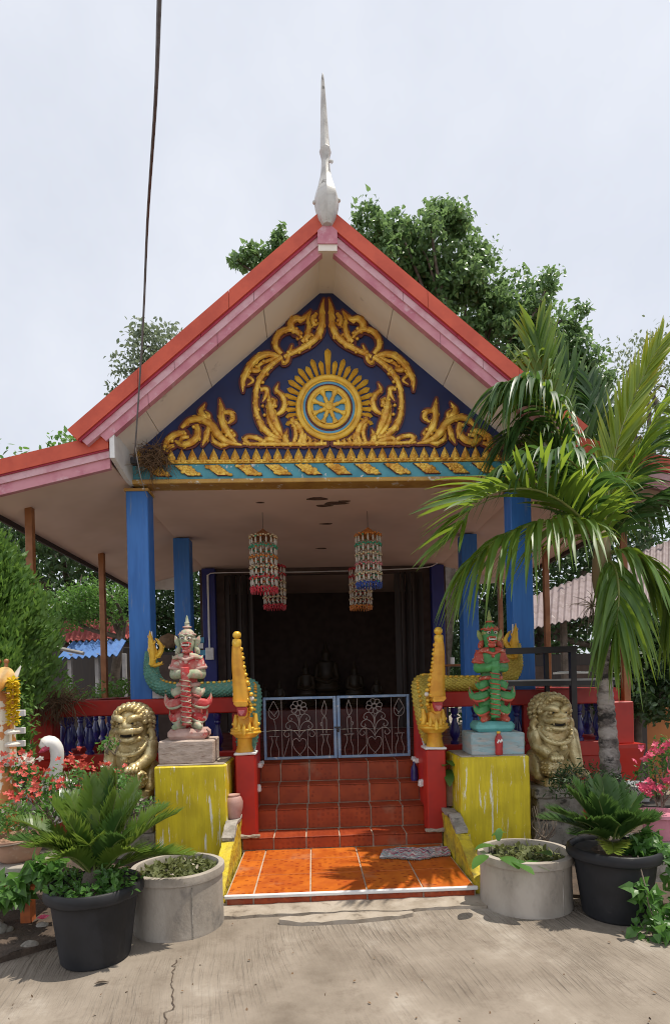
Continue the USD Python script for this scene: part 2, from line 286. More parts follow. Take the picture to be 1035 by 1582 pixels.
M['flowerpink'] = leafmat('pink_petal', (.55, .04, .12), (.7, .16, .22), .3, .5, s=8, tc=(.8, .2, .3))
M['flowerwhite'] = leafmat('white_petal', (.72, .68, .6), (.8, .78, .7), .3, .5, s=8)
M['marigold'] = leafmat('marigold_petal', (.66, .42, .015), (.78, .58, .03), .2, .6, s=8)
M['water'] = mat('dark_water', (.012, .016, .01), .08)
exec_order = 1
# ================================================================ materials with a pattern of their own
def tilemat(name, c, c2, mark, rough):
    nodes = {'tc': ('texture_coordinate', {}), 'n': ('noise_texture', dict(scale=7., detail=5.)), 'mr': ('map_range', dict(from_min=.38, from_max=.64, clamp=True)), 'mx': ('mix_color', dict(a=c, b=c2)),
             'mp': ('mapping', dict(scale=(22., 30., 22.))), 'v': ('voronoi_texture', dict(scale=1., randomness=.35, metric='chebychev')), 'lt': ('map_range', dict(from_min=.24, from_max=.30, to_min=.75, to_max=0., clamp=True)),
             'n2': ('noise_texture', dict(scale=5., detail=3.)), 'mr2': ('map_range', dict(from_min=.34, from_max=.5, clamp=True)), 'ml': ('math', dict(math_type='multiply')), 'x2': ('mix_color', dict(b=mark)),
             'n4': ('noise_texture', dict(scale=3., detail=6.)), 'mr4': ('map_range', dict(from_min=.35, from_max=.7, to_min=rough, to_max=rough+.25, clamp=True)), 'd': ('map_range', dict(from_min=.62, from_max=.75, to_max=.45, clamp=True)), 'x5': ('mix_color', dict(b=(.36, .24, .15))),
             'p': ('principled_bsdf', dict(specular_ior_level=.32))}
    L = [('tc.object', 'n.vector'), ('n.fac', 'mr.value'), ('mr.result', 'mx.fac'), ('tc.object', 'mp.vector'), ('mp.vector', 'v.vector'), ('v.distance', 'lt.value'), ('tc.object', 'n2.vector'), ('n2.fac', 'mr2.value'),
         ('lt.result', 'ml.value1'), ('mr2.result', 'ml.value2'), ('ml.value', 'x2.fac'), ('mx.result', 'x2.a'), ('tc.object', 'n4.vector'), ('n4.fac', 'mr4.value'), ('mr4.result', 'p.roughness'), ('n4.fac', 'd.value'), ('d.result', 'x5.fac'), ('x2.result', 'x5.a'), ('x5.result', 'p.base_color')]
    return usdkit.material(stage, '/World/Looks/'+name, nodes, L, surface='p.BSDF')
LT = [tilemat(f'landing_tile_{"abc"[i]}', c, c2, (.21, .022, .005), .3) for i, (c, c2) in enumerate([((.52, .14, .015), (.40, .085, .010)), ((.48, .12, .013), (.37, .075, .010)), ((.54, .15, .018), (.42, .095, .012))])]
ST = [tilemat(f'stair_tile_{"abc"[i]}', c, c2, (.2, .03, .01), .28) for i, (c, c2) in enumerate([((.31, .052, .015), (.24, .038, .012)), ((.28, .045, .014), (.22, .034, .012)), ((.33, .057, .016), (.25, .04, .013))])]
M['grout'] = mat('grout', (.50, .40, .30), .85, (.36, .27, .2), s=9)
def groundmat():
    nodes = {'g': ('geometry', {}), 'sx': ('separate_xyz', {}), 'wn': ('noise_texture', dict(scale=.9, detail=1.)), 'wm': ('math', dict(math_type='multiply_add', value2=.22, value3=-.11)), 'sk': ('math', dict(math_type='multiply_add', value2=.17)),
             'u': ('math', dict(math_type='add')), 'u2': ('math', dict(math_type='add')), 'us': ('math', dict(math_type='multiply', value2=40.)), 'ys': ('math', dict(math_type='multiply', value2=2.3)), 'cb': ('combine_xyz', dict(z=0.)),
             'st': ('noise_texture', dict(scale=1., detail=3., roughness=.55)), 'sm': ('map_range', dict(from_min=.36, from_max=.66, clamp=True)),
             'pn': ('noise_texture', dict(scale=1.1, detail=4., roughness=.55)), 'pm': ('map_range', dict(from_min=.42, from_max=.62, to_min=.06, to_max=1., clamp=True)), 'sh': ('math', dict(math_type='multiply')),
             'bn': ('noise_texture', dict(scale=60., detail=4.)), 'ba': ('math', dict(math_type='multiply_add', value2=.18)), 'bp': ('bump', dict(strength=.95, distance=.014)),
             'cn': ('noise_texture', dict(scale=1.5, detail=7., roughness=.62)), 'cr': ('rgb_ramp', dict(ramp=[(.28, (.14, .113, .087)), (.44, (.215, .18, .143)), (.56, (.265, .225, .182)), (.68, (.37, .33, .28))])),
             'x': ('mix_color', dict(b=(.15, .115, .085), blend_type='mix')), 'sf': ('math', dict(math_type='multiply', value2=.26)), 'inv': ('math', dict(math_type='subtract', value1=1.)),
             'dn': ('noise_texture', dict(scale=5., detail=9., roughness=.78)), 'dm': ('map_range', dict(from_min=.52, from_max=.70, to_max=.62, clamp=True)), 'x2': ('mix_color', dict(b=(.13, .10, .075))), 
             'p': ('principled_bsdf', dict(roughness=.85, specular_ior_level=.3))}
    L = [('g.position', 'sx.vector'), ('g.position', 'wn.vector'), ('wn.fac', 'wm.value1'), ('sx.y', 'sk.value1'), ('sx.x', 'sk.value3'), ('sk.value', 'u.value1'), ('wm.value', 'u.value2'), ('u.value', 'us.value1'), ('sx.y', 'ys.value1'), ('us.value', 'cb.x'), ('ys.value', 'cb.y'), ('cb.vector', 'st.vector'),
         ('st.fac', 'sm.value'), ('g.position', 'pn.vector'), ('pn.fac', 'pm.value'), ('sm.result', 'sh.value1'), ('pm.result', 'sh.value2'), ('g.position', 'bn.vector'), ('bn.fac', 'ba.value1'), ('sh.value', 'ba.value3'), ('ba.value', 'bp.height'), ('bp.normal', 'p.normal'),
         ('g.position', 'cn.vector'), ('cn.fac', 'cr.fac'), ('sm.result', 'inv.value2'), ('inv.value', 'sf.value1'), ('cr.color', 'x.a'), ('g.position', 'dn.vector'), ('dn.fac', 'dm.value'), ('dm.result', 'x2.fac'), ('x.result', 'x2.a'), ('x2.result', 'p.base_color')]
    nodes['sf2'] = ('math', dict(math_type='multiply')); L += [('sf.value', 'sf2.value1'), ('pm.result', 'sf2.value2'), ('sf2.value', 'x.fac')]
    return usdkit.material(stage, '/World/Looks/broomed_concrete', nodes, L, surface='p.BSDF')
M['ground'] = groundmat()
M['cement'] = mat('cement_smear', (.36, .31, .25), .85, (.26, .215, .165), s=6, c3=(.16, .13, .1), s3=12, lo3=.58, hi3=.7, bump=.4, bs=30)
# ================================================================ ground
P = []
def gz(u, v):
    x = np.sign(u-.5)*np.abs(2*u-1)**3*160; y = -40+240*v**2.6
    return x, y, np.zeros_like(x)
struct('ground', grid(40, 40, gz), M['ground'])
rng = np.random.default_rng(5)
# garden beds of dark earth either side, behind the pots
def bed(name, pts, h, lab):
    m = trimesh.creation.extrude_polygon(Polygon(pts).buffer(.12).buffer(-.05), h, engine='earcut'); m = sub(m, .12)
    v = m.vertices; top = v[:, 2] > h*.5; v[top, 2] += .05*(meshkit.fbm(v[top]*5, 3, 3)-.5); m.vertices = v; m.apply_translation((0, 0, -.02))
    struct(name, m, M['soil'], smooth=True, label=lab)
bed('garden_bed', [(-1.0, .25), (-1.0, 1.8), (-6, 1.8), (-6, -.9), (-2.35, -.85), (-1.75, -.35)], .05, 'dark earth bed left of the steps')
bed('garden_bed', [(1.0, .35), (1.0, 1.8), (6, 1.8), (6, -.6), (2.3, -.35), (1.5, .05)], .05, 'dark earth bed right of the steps')
# cement smear in front of the landing, and its broken edge
def smear(name, pts, h, m, z=0.004):
    q = trimesh.creation.extrude_polygon(Polygon(pts).buffer(.02), h, engine='earcut'); q = sub(q, .06); v = q.vertices; v[:, 2] = np.where(v[:, 2] > h*.5, v[:, 2]*(.6+.7*meshkit.noise(v*14, 2)), v[:, 2]); q.vertices = v; q.apply_translation((0, 0, z-.004)); struct(name, q, m)
edge = [(x, -.13-.09*meshkit.fbm(np.array([x*3.1, 0, 0]), 3, 8)) for x in np.linspace(-.86, .9, 40)]
smear('cement_strip', [(-.9, .02)]+[(float(x), float(y)) for x, y in edge]+[(.93, .02)], .022, M['cement'])
smear('cement_patch', [(W(x, 1425, 0)[0]*1.0, y) for x, y in ((440, -.30), (470, -.335), (540, -.33), (600, -.29), (625, -.26), (560, -.245), (490, -.25))], .03, M['cement'])
def crack(pts, w, seed):
    r = np.random.default_rng(seed); p = spline(pts, 40); p[:, 0] += r.normal(size=40)*.010; p[:, 1] += r.normal(size=40)*.004; ww = w*(.3+r.random(40)); V = np.vstack([np.c_[p[:, 0]-ww, p[:, 1], np.full(40, .0045)], np.c_[p[:, 0]+ww, p[:, 1], np.full(40, .0045)]]); i = np.arange(39)
    return T(V, np.vstack([np.stack([i, i+40, i+41], 1), np.stack([i, i+41, i+1], 1)]))
def G(px, py):
    """Ground point seen at a pixel."""
    a, b = (px-PX)/F, (PY-py)/F; X, U = a*cos(ROLL)+b*sin(ROLL), -a*sin(ROLL)+b*cos(ROLL); t = -EYE[2]/U
    return np.array([EYE[0]+t*(X*cos(YAW)+sin(YAW)), EYE[1]+t*(-X*sin(YAW)+cos(YAW)), 0])
struct('pavement_crack', crack([G(272, 1484), G(265, 1515), G(268, 1545), G(255, 1600), G(258, 1700)], .0038, 1), M['soil'])
# ================================================================ staircase
st = thing('staircase', 'short flight of orange and brown tiled steps with a wide tiled landing', 'stairs')
ZL, Z1, Z2, Z3, Z4 = .084, .195, .388, .572, .757
YS = [1.11, 1.38, 1.60, 1.82]
part(st, 'core', cat(box(-.885, .885, .02, 1.12, -.05, ZL-.008), box(-.90, .90, 1.118, 1.9, -.05, Z1-.008), box(-.79, .79, 1.388, 1.9, 0, Z2-.008), box(-.79, .79, 1.608, 1.9, 0, Z3-.008), box(-.79, .79, 1.828, 2.2, 0, Z4-.008)), M['grout'])
g = .006
rng = np.random.default_rng(2)
def tile(name, x0, x1, y0, y1, z0, z1, m):
    t = [(rng.random()-.5)*.0016 for _ in range(3)]
    part(st, name, box(x0+(g if x1-x0 > .03 else 0), x1-(g if x1-x0 > .03 else 0), y0, y1, z0, z1, .0025), m)
xs = [-.88, -.69, -.29, .11, .51, .88]; ys = [.02, .42, .81, 1.108]
for a, b in zip(xs, xs[1:]):
    for c, d in zip(ys, ys[1:]): tile('landing_tile', a, b, c+.005, d-.005, ZL-.009, ZL+rng.random()*.001, LT[rng.integers(3)])
    tile('riser_tile', a, b, .008, .0195, .006, ZL-.026, ST[rng.integers(3)])
part(st, 'nosing', box(-.895, .90, -.004, .022, ZL-.024, ZL+.003, .006), M['white'])
xs = [-.9, -.62, -.33, -.03, .27, .57, .9]; xr = [-.79, -.62, -.33, -.03, .27, .57, .79]
for k, (y0, z0, z1) in enumerate(zip(YS, (ZL, Z1, Z2, Z3), (Z1, Z2, Z3, Z4))):
    X = xs if k == 0 else [x+.012*k for x in xr[:-1]]+[.79]; X[0] = xs[0] if k == 0 else -.79
    yb = YS[k+1] if k < 3 else 2.1
    for a, b in zip(X, X[1:]):
        tile('riser_tile', a, b, y0-.006, y0+.007, z0+.006, z1-.012, ST[rng.integers(3)])
        tile('tread_tile', a, b, y0-.010, yb-.012, z1-.009, z1+rng.random()*.001, ST[rng.integers(3)])
# low rough yellow walls beside the landing
for sgn, lab in ((-1, 'low rough yellow wall along the left edge of the tiled landing'), (1, 'low rough yellow wall along the right edge of the tiled landing')):
    w = thing('low_wall', lab, 'wall')
    def yz(pts, a, b):
        e = trimesh.creation.extrude_polygon(Polygon(pts), b-a, engine='earcut'); v = e.vertices.copy(); e.vertices = np.stack([a+v[:, 2], v[:, 0], v[:, 1]], 1); return e
    tp = [(1.12, .375), (.86, .37), (.62, .30), (.36, .21), (.16, .12), (.05, .06)]
    b = jitter(sub(yz([(1.12, -.03)]+tp+[(.03, -.03)], .905, 1.0), .045), .016, 8, 4)
    c = jitter(sub(yz([(y, z+.002) for y, z in tp[:3]]+[(y, z+.03) for y, z in tp[:3][::-1]], .90, 1.005), .05), .014, 10, 6)
    f = (lambda m: m) if sgn > 0 else mirror
    part(w, 'wall_body', f(b), M['yellowrough'], smooth=50); part(w, 'coping', f(c), M['stone'], smooth=50)
# ================================================================ pavilion
pv = thing('pavilion', 'open temple pavilion with blue columns, steep orange edged roof and gilded blue gable', 'pavilion')
def P_(n, m, mt, **k): return part(pv, n, m, mt, **k)
P_('platform', cat(box(-3.04, -.95, 1.86, 6.3, -.05, Z4-.01), box(.95, 3.04, 1.86, 6.3, -.05, Z4-.01), box(-.96, .96, 1.95, 6.3, -.05, Z4-.012)), M['red'])
for k in range(10):
    for j in range(5):
        x0, y0 = -3.0+k*.6, 2.12+j*.8
        P_('floor_tile', box(x0+.004, x0+.596, y0+.004, y0+.796, Z4-.008, Z4+.002, .002), M['reddark'])
for sx in (-1, 1):
    for y in (2.05, 4.05, 6.1):
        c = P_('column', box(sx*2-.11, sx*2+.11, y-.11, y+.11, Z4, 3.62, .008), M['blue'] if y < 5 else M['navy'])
        if y < 3: part(c, 'capital_band', box(sx*2-.125, sx*2+.125, y-.125, y+.125, 3.585, 3.615, .004), M['ochre'])
    for y in (1.98, 4.0, 6.0):
        P_('side_post', box(sx*3.1-.036, sx*3.1+.036, y-.036, y+.036, .9, 3.44, .004), M['brown'])
# ceiling and soffits
ZC = 3.64
P_('ceiling', box(-2.09, 2.09, 2.104, 9.3, ZC, ZC+.02), M['ceil'])
def wingz(x): return 3.67-.235*(abs(x)-2.09)
for sx in (-1, 1):
    q = [(sx*2.09, wingz(2.09)), (sx*3.38, wingz(3.38)), (sx*3.38, wingz(3.38)+.02), (sx*2.09, wingz(2.09)+.02)]
    P_('wing_ceiling', prism(q, 1.47, 6.3), M['ceil'])
    P_('wing_roof', prism([(sx*2.06, wingz(2.09)+.2), (sx*3.48, wingz(3.48)+.2), (sx*3.48, wingz(3.48)+.27), (sx*2.06, wingz(2.09)+.27)], 1.42, 6.35), M['orange'])
    for nm, d0, d1, y0, y1, mt in (('wing_edge_trim', .13, .27, 1.385, 1.425, 'orange'), ('wing_edge_line', .115, .135, 1.395, 1.43, 'darkred'), ('wing_fascia_upper', .05, .118, 1.405, 1.44, 'pink2'), ('wing_fascia_lower', -.045, .052, 1.42, 1.47, 'pink')):
        P_(nm, prism([(sx*2.085, wingz(2.09)+d0), (sx*3.48, wingz(3.48)+d0), (sx*3.48, wingz(3.48)+d1), (sx*2.085, wingz(2.09)+d1)], y0, y1), M[mt])
    P_('wing_eave_board', box(sx*3.38, sx*3.41, 1.47, 6.3, wingz(3.38)-.06, wingz(3.38)+.2), M['darkwood'])
    P_('wing_end_board', prism([(sx*2.4, wingz(2.4)-.3), (sx*3.38, wingz(3.38)-.02), (sx*3.38, wingz(3.38)+.2), (sx*2.4, wingz(2.4)+.2)], 6.3, 6.33), M['white'])
    # white closing board between the rake and the beam
    P_('white_end_board', hull([(sx*x, y, z) for x in (2.02, 2.065) for y, z in ((1.36, 3.70), (1.36, 3.93), (1.95, 4.05), (1.95, 3.64), (1.75, 3.64))]), M['white'])
# gable wall
SL = .855
def rz(x, top): return top-SL*abs(x)
M['gable'] = mat('gable_navy', (.008, .016, .076), .55, (.012, .026, .11), s=2.5)
P_('gable_wall', prism([(-2.06, 3.83), (2.06, 3.83), (2.06, rz(2.06, 5.86)), (0, 5.86), (-2.06, rz(2.06, 5.86))], 1.93, 2.03), M['gable'])
P_('beam', box(-2.02, 2.02, 1.90, 2.10, 3.685, 3.842, .004), M['teal'])
P_('beam_ledge', box(-2.03, 2.03, 1.875, 2.10, 3.640, 3.684, .006), M['ochre'])
# rakes: orange edge, dark line, two pink boards, soffit panels
AP = 6.02
YF = 1.35
for sx in (-1, 1):
    def band(d0, d1, x1, y0, y1, x0=0.0, k=.55):
        return prism([(sx*x0, rz(x0, AP-d0)), (sx*x1, rz(x1, AP-d0)), (sx*(x1-(d1-d0)*k), rz(x1-(d1-d0)*k, AP-d1)), (sx*x0, rz(x0, AP-d1))], y0, y1)
    for nm, d0, d1, x1, y0, y1, mt, cutx in (('rake_edge_trim', 0, .165, 2.43, YF-.035, YF+.02, 'orange', (0, .93, 1.78)), ('rake_edge_line', .16, .195, 2.34, YF-.02, YF+.02, 'darkred', (0, 1.2)), ('rake_board_upper', .19, .275, 2.31, YF-.008, YF+.035, 'pink2', (0, .7, 1.45)), ('rake_board_lower', .272, .375, 2.15, YF+.004, YF+.07, 'pink', (0, 1.05, 1.7))):
        for n_, a in enumerate(cutx):
            b = cutx[n_+1]-.004 if n_+1 < len(cutx) else x1; dd = 0 if n_ == 0 else .0015*(n_ % 2)
            P_(nm, band(d0, d1, b, y0-dd, y1-dd, a, .55 if n_+1 == len(cutx) else 0), M[mt])
    P_('roof_panel', prism([(0, AP-.02), (sx*2.42, rz(2.42, AP-.02)), (sx*2.38, rz(2.38, AP-.075)), (0, AP-.075)], YF+.022, 7.0), M['orange'])
    cuts = [0.04, .62, 1.2, 1.75, 2.1]
    for a, b in zip(cuts, cuts[1:]):
        a2, b2 = a+.003, b-.003
        P_('soffit_panel', prism([(sx*a2, rz(a2, AP-.345)), (sx*b2, rz(b2, AP-.345)), (sx*b2, rz(b2, AP-.325)), (sx*a2, rz(a2, AP-.325))], YF+.072, 1.928), M['soffit'])
    P_('roof_underlay', prism([(0, AP-.08), (sx*2.3, rz(2.3, AP-.08)), (sx*2.3, rz(2.3, AP-.32)), (0, AP-.32)], YF+.075, 1.925), M['soffit'])
rb = P_('ridge_beam', hull([(x, y, z) for x in (-.088, .088) for y, z in ((YF-.03, 5.60), (YF-.03, 5.74), (1.925, 5.615), (1.925, 5.80))]), M['soffit'])
part(rb, 'ridge_cap', hull([(x, y, z) for x, z in ((-.092, 5.66), (.092, 5.66), (.092, 5.78), (-.092, 5.78), (0, 5.86)) for y in (YF-.042, YF-.031)]), M['pink'])
# finial
pr = [(.0, 5.78), (.05, 5.79), (.085, 5.86), (.108, 5.97), (.118, 6.05), (.112, 6.10), (.10, 6.15), (.074, 6.24), (.052, 6.34), (.043, 6.42), (.038, 6.50), (.048, 6.56), (.055, 6.585), (.056, 6.60), (.046, 6.62), (.040, 6.75), (.033, 6.92), (.026, 7.07), (.020, 7.18), (.016, 7.24), (.011, 7.29), (.003, 7.32)]
fm = lathe(pr, 8); fm.vertices *= np.array([1, 1.35, 1]); fm.vertices[:, 2] = 5.82+(fm.vertices[:, 2]-5.78)*(1.345/1.54); v = fm.vertices; k = np.clip((v[:, 2]-6.5)/.65, 0, 1); v[:, 1] -= .10*k**2; v[:, 0] -= .012*k; fm.vertices = v
fn = P_('finial', move(fm, (0.0, YF-.02, 0)), M['finial'], smooth=35)
part(fn, 'beak', tube(spline([(.035, YF-.05, 6.42), (.062, YF-.07, 6.40), (.05, YF-.07, 6.375)], 7), [.012, .012, .011, .01, .008, .006, .003], 6), M['finial'])
part(fn, 'knob', ball((.115, YF-.03, 6.07), .018, 1), M['finial']); part(fn, 'knob', ball((-.115, YF-.03, 6.05), .018, 1), M['finial'])
# ---- gable relief
YG = 1.925
def prof3(n=30):
    a = np.arange(n)/n*2*pi; r = .98+.16*np.abs(np.cos(3*a))**.7-.10*(np.abs(np.cos(3*a)) < .25); return np.stack([r*np.cos(a), .62*r*np.sin(a)], 1)
PR = prof3()
def zA(x, y): return W(370+x/3.569, 450+y/3.569, YG)
def zB(x, y): return W(200+x/3.45, 560+y/3.45, YG)
KA, KB = 5.975/890/3.569, 5.975/890/3.45
def stroke(z, k, pts, rad, lobes=True):
    P = spline([z(*p) for p in pts], 4*len(pts)+4); R = np.interp(np.linspace(0, 1, len(P)), np.linspace(0, 1, len(rad)), rad)*k*.9
    y = YG-.012-.5*R*np.sin(np.linspace(.35, pi-.2, len(P))); P[:, 1] = y
    m = tube(P, R, prof=PR, up=(0, -1, 0)); big = max(rad)*k
    if lobes and max(rad) >= 12:
        t = np.gradient(P, axis=0); t /= np.linalg.norm(t, axis=1, keepdims=True)+1e-9; sd = np.stack([-t[:, 2], 0*t[:, 0], t[:, 0]], 1); d = np.r_[0, np.cumsum(np.linalg.norm(np.diff(P, axis=0), axis=1))]; nxt, sg, ex = big*1.2, 1, []
        for i in range(1, len(P)-2):
            if d[i] >= nxt:
                nxt += big*1.9; sg = -sg; b = P[i]+sd[i]*sg*R[i]*.55+[0, -.012, 0]; e = P[i]+sd[i]*sg*R[i]*1.25+t[i]*R[i]*1.0+[0, .004, 0]; f = P[i]+sd[i]*sg*R[i]*1.05+t[i]*R[i]*1.75
                ex.append(tube(spline([b, e, f], 7), np.array([.30, .34, .31, .26, .2, .13, .03])*R[i], 7)); ex.append(ball(P[i]+sd[i]*sg*R[i]*.35+[0, -R[i]*.52, 0], (R[i]*.22, R[i]*.2, R[i]*.22), 1))
        if ex: m = cat(m, ex)
    return m, P, R
A = [([(465, 45), (455, 110), (455, 180), (440, 240), (400, 285), (345, 320), (290, 345), (245, 365)], (3, 15, 17, 18, 17, 15, 13, 11)),
     ([(232, 350), (200, 310), (205, 260), (240, 225), (290, 215), (325, 235), (345, 262)], (12, 15, 16, 16, 15, 13, 8)),
     ([(305, 235), (283, 188), (310, 160), (350, 158), (392, 108)], (14, 20, 19, 14, 2)), ([(345, 285), (372, 250), (384, 200), (378, 160), (395, 112)], (12, 15, 13, 9, 2)),
     ([(425, 125), (405, 160), (415, 188), (438, 175)], (10, 13, 11, 4)), ([(290, 300), (275, 345), (265, 388), (242, 402), (236, 380)], (4, 11, 11, 9, 6)),
     ([(385, 295), (368, 268), (392, 245), (415, 255)], (8, 14, 11, 3)), ([(225, 365), (160, 352), (100, 375), (52, 430), (20, 500), (20, 558)], (10, 17, 19, 18, 14, 2)),
     ([(60, 405), (75, 440), (105, 440), (108, 415)], (8, 14, 12, 5)), ([(205, 362), (165, 385), (118, 405), (85, 440)], (8, 10, 10, 4)), ([(35, 470), (60, 480), (75, 500), (45, 520)], (5, 9, 8, 3)),
     ([(235, 365), (170, 415), (128, 465), (100, 525), (90, 600), (97, 680), (127, 750), (180, 800), (235, 815)], (12, 15, 16, 14, 13, 15, 18, 15, 6)),
     ([(118, 545), (150, 545), (147, 580), (128, 612)], (12, 13, 10, 2)), ([(238, 800), (205, 740), (180, 680), (168, 625), (160, 560)], (8, 20, 22, 16, 2)),
     ([(232, 812), (195, 775), (165, 720), (150, 660)], (8, 13, 12, 3)), ([(190, 690), (235, 665), (250, 622), (235, 580), (203, 548), (215, 510)], (6, 15, 15, 13, 11, 2)), ([(150, 655), (185, 640), (195, 610), (178, 590)], (8, 13, 11, 3)),
     ([(20, 842), (110, 846), (240, 846), (350, 846), (480, 842)], (8, 10, 12, 11, 10)), ([(262, 845), (252, 808), (264, 765)], (18, 16, 2)), ([(330, 840), (345, 800), (325, 745), (290, 715), (300, 700)], (14, 15, 14, 12, 4)), ([(300, 840), (312, 790), (300, 745), (278, 718)], (10, 12, 11, 4)),
     ([(355, 845), (360, 800), (345, 780)], (16, 12, 3)), ([(385, 846), (390, 822), (375, 800)], (14, 10, 3)), ([(415, 848), (420, 828), (412, 815)], (12, 9, 3)), ([(450, 850), (452, 830), (450, 815)], (12, 9, 3)), ([(130, 845), (155, 820), (210, 830), (235, 842)], (5, 15, 14, 6))]
B = [([(600, 442), (520, 425), (470, 385), (440, 340), (380, 308), (320, 315), (278, 352)], (5, 17, 22, 19, 18, 15, 8)), ([(570, 432), (520, 370), (495, 310), (492, 250), (482, 198)], (8, 20, 17, 14, 2)),
     ([(495, 270), (540, 272), (552, 305), (525, 328)], (9, 14, 13, 5)), ([(432, 320), (398, 292), (384, 262), (405, 222)], (14, 17, 14, 2)), ([(420, 318), (425, 285), (405, 262)], (9, 10, 3)), ([(360, 335), (366, 390), (332, 432), (280, 440), (245, 420)], (13, 18, 18, 15, 6)),
     ([(425, 350), (412, 400), (390, 445)], (14, 16, 3)), ([(300, 378), (240, 392), (200, 432), (185, 472)], (13, 16, 15, 5)), ([(320, 400), (285, 405), (270, 425)], (9, 12, 4)), ([(240, 445), (215, 455), (200, 480)], (9, 13, 4)),
     ([(650, 442), (618, 418), (640, 400), (700, 415), (720, 440)], (9, 13, 11, 12, 5)), ([(540, 430), (500, 445), (455, 425), (440, 380)], (8, 12, 12, 5)), ([(545, 370), (560, 392), (530, 402)], (8, 10, 4)), ([(700, 442), (725, 420), (735, 398)], (10, 12, 3))]
boss = [(zA, KA, p) for p in ((430, 245), (330, 345), (245, 400), (155, 465), (135, 395), (320, 270), (340, 240), (420, 170), (315, 215), (60, 450), (95, 425), (130, 640), (140, 690), (185, 650), (200, 640), (105, 660), (160, 610), (270, 345), (130, 510))]
boss += [(zB, KB, p) for p in ((500, 320), (545, 372), (520, 395), (300, 385), (345, 350), (230, 425), (400, 300), (550, 300), (210, 460))]
for sx in (1, -1):
    f = (lambda m: m) if sx == 1 else mirror
    S = [stroke(zA, KA, *a) for a in A]+[stroke(zB, KB, *b) for b in B]
    base = []
    for m, Pp, R in S:
        ring = LineString([(p[0], p[2]) for p in Pp])
        polys = [__import__('shapely').Point(p[0], p[2]).buffer(r*1.22+.017, 5) for p, r in zip(Pp, R)]
        base.append(__import__('shapely').union_all([polys[i].union(polys[i+1]).convex_hull for i in range(len(polys)-1)]))
    U = __import__('shapely').union_all(base).simplify(.002)
    plate = []
    for gm in getattr(U, 'geoms', [U]):
        e = trimesh.creation.extrude_polygon(gm, .02, engine='earcut'); v = e.vertices.copy(); e.vertices = np.stack([v[:, 0], YG+.006-v[:, 2], v[:, 1]], 1); e.faces = e.faces[:, ::-1]; plate.append(e)
    gp = P_('gable_scrollwork', f(cat(plate)), M['redbrown'])
    for m, Pp, R in S: part(gp, 'leaf_scroll', f(m), M['gold'], smooth=60)
    part(gp, 'beads', f(cat([ball(z(*p)+np.array([0, -.03, 0]), (10*k, 9*k, 10*k), 1) for z, k, p in boss])), M['gold'], smooth=True, kind='stuff')
# wheel with rays
wc = W(506.7, 630.5, YG); R1 = 5.975/890/3.569
wx, wz = 0.0, wc[2]
def ring(R, r, y, sq=.6, n=56):
    a = np.arange(n)/n*2*pi; return tube(np.stack([wx+R*np.cos(a), np.full(n, y), wz+R*np.sin(a)], 1), r, prof=np.stack([np.cos(np.arange(10)/10*2*pi), sq*np.sin(np.arange(10)/10*2*pi)], 1), up=(0, -1, 0), closed=True)
def disc(R, y0, y1, n=48): return prism([(wx+R*cos(a), wz+R*sin(a)) for a in np.arange(n)/n*2*pi], y0, y1)
wh = P_('wheel', disc(184*R1, YG-.012, YG+.01), M['gold'])
part(wh, 'outer_ring', cat(ring(168*R1, 15*R1, YG-.018), ring(148*R1, 5*R1, YG-.02)), M['gold2'], smooth=50)
part(wh, 'blue_band', disc(146*R1, YG-.016, YG-.005), M['wheelblue'])
part(wh, 'dark_groove', ring(126*R1, 5*R1, YG-.016, .4), M['redbrown'])
part(wh, 'rim', cat(ring(108*R1, 13*R1, YG-.026), ring(92*R1, 4*R1, YG-.03)), M['gold2'], smooth=50)
part(wh, 'hub', cat(move(lathe([(0, -.02), (30*R1, -.02), (32*R1, .0), (24*R1, .012), (20*R1, .012), (18*R1, .02), (0, .03)], 20), (wx, YG-.025, wz), rx=pi/2)), M['gold2'], smooth=40)
for k in range(8):
    a = k*pi/4+pi/8
    sp = tube([(wx+q*R1*cos(a), YG-.026, wz+q*R1*sin(a)) for q in (24, 40, 50, 60, 72, 84, 96)], np.array([11, 9, 11, 7, 9, 14, 17])*R1, prof=PR, up=(0, -1, 0))
    part(wh, 'spoke', sp, M['gold2'], smooth=60)
for k in range(-13, 14):
    a = pi/2-k*pi/2*1.30/13*1.02
    Lr = (330 if k == 0 else (283 if k % 2 == 0 else 268)-.9*abs(k)*2.2)+(8 if abs(k) == 2 else 0)
    d, n = np.array([cos(a), sin(a)]), np.array([-sin(a), cos(a)]); w = 15*R1*(1.25 if k == 0 else 1)
    pl = [np.array([wx, wz])+d*q*R1+n*s*w for q, s in ((183, .55), (Lr-28, 1), (Lr-14, .85), (Lr, 0), (Lr-14, -.85), (Lr-28, -1), (183, -.55))]
    lo = [(p[0], YG-.004, p[1]) for p in pl]; c = [(wx+d[0]*q*R1, YG-.032, wz+d[1]*q*R1) for q in (184, Lr-24)]
    part(wh, 'ray', hull(lo+c+[(p[0], YG+.005, p[1]) for p in pl]), M['gold2'])
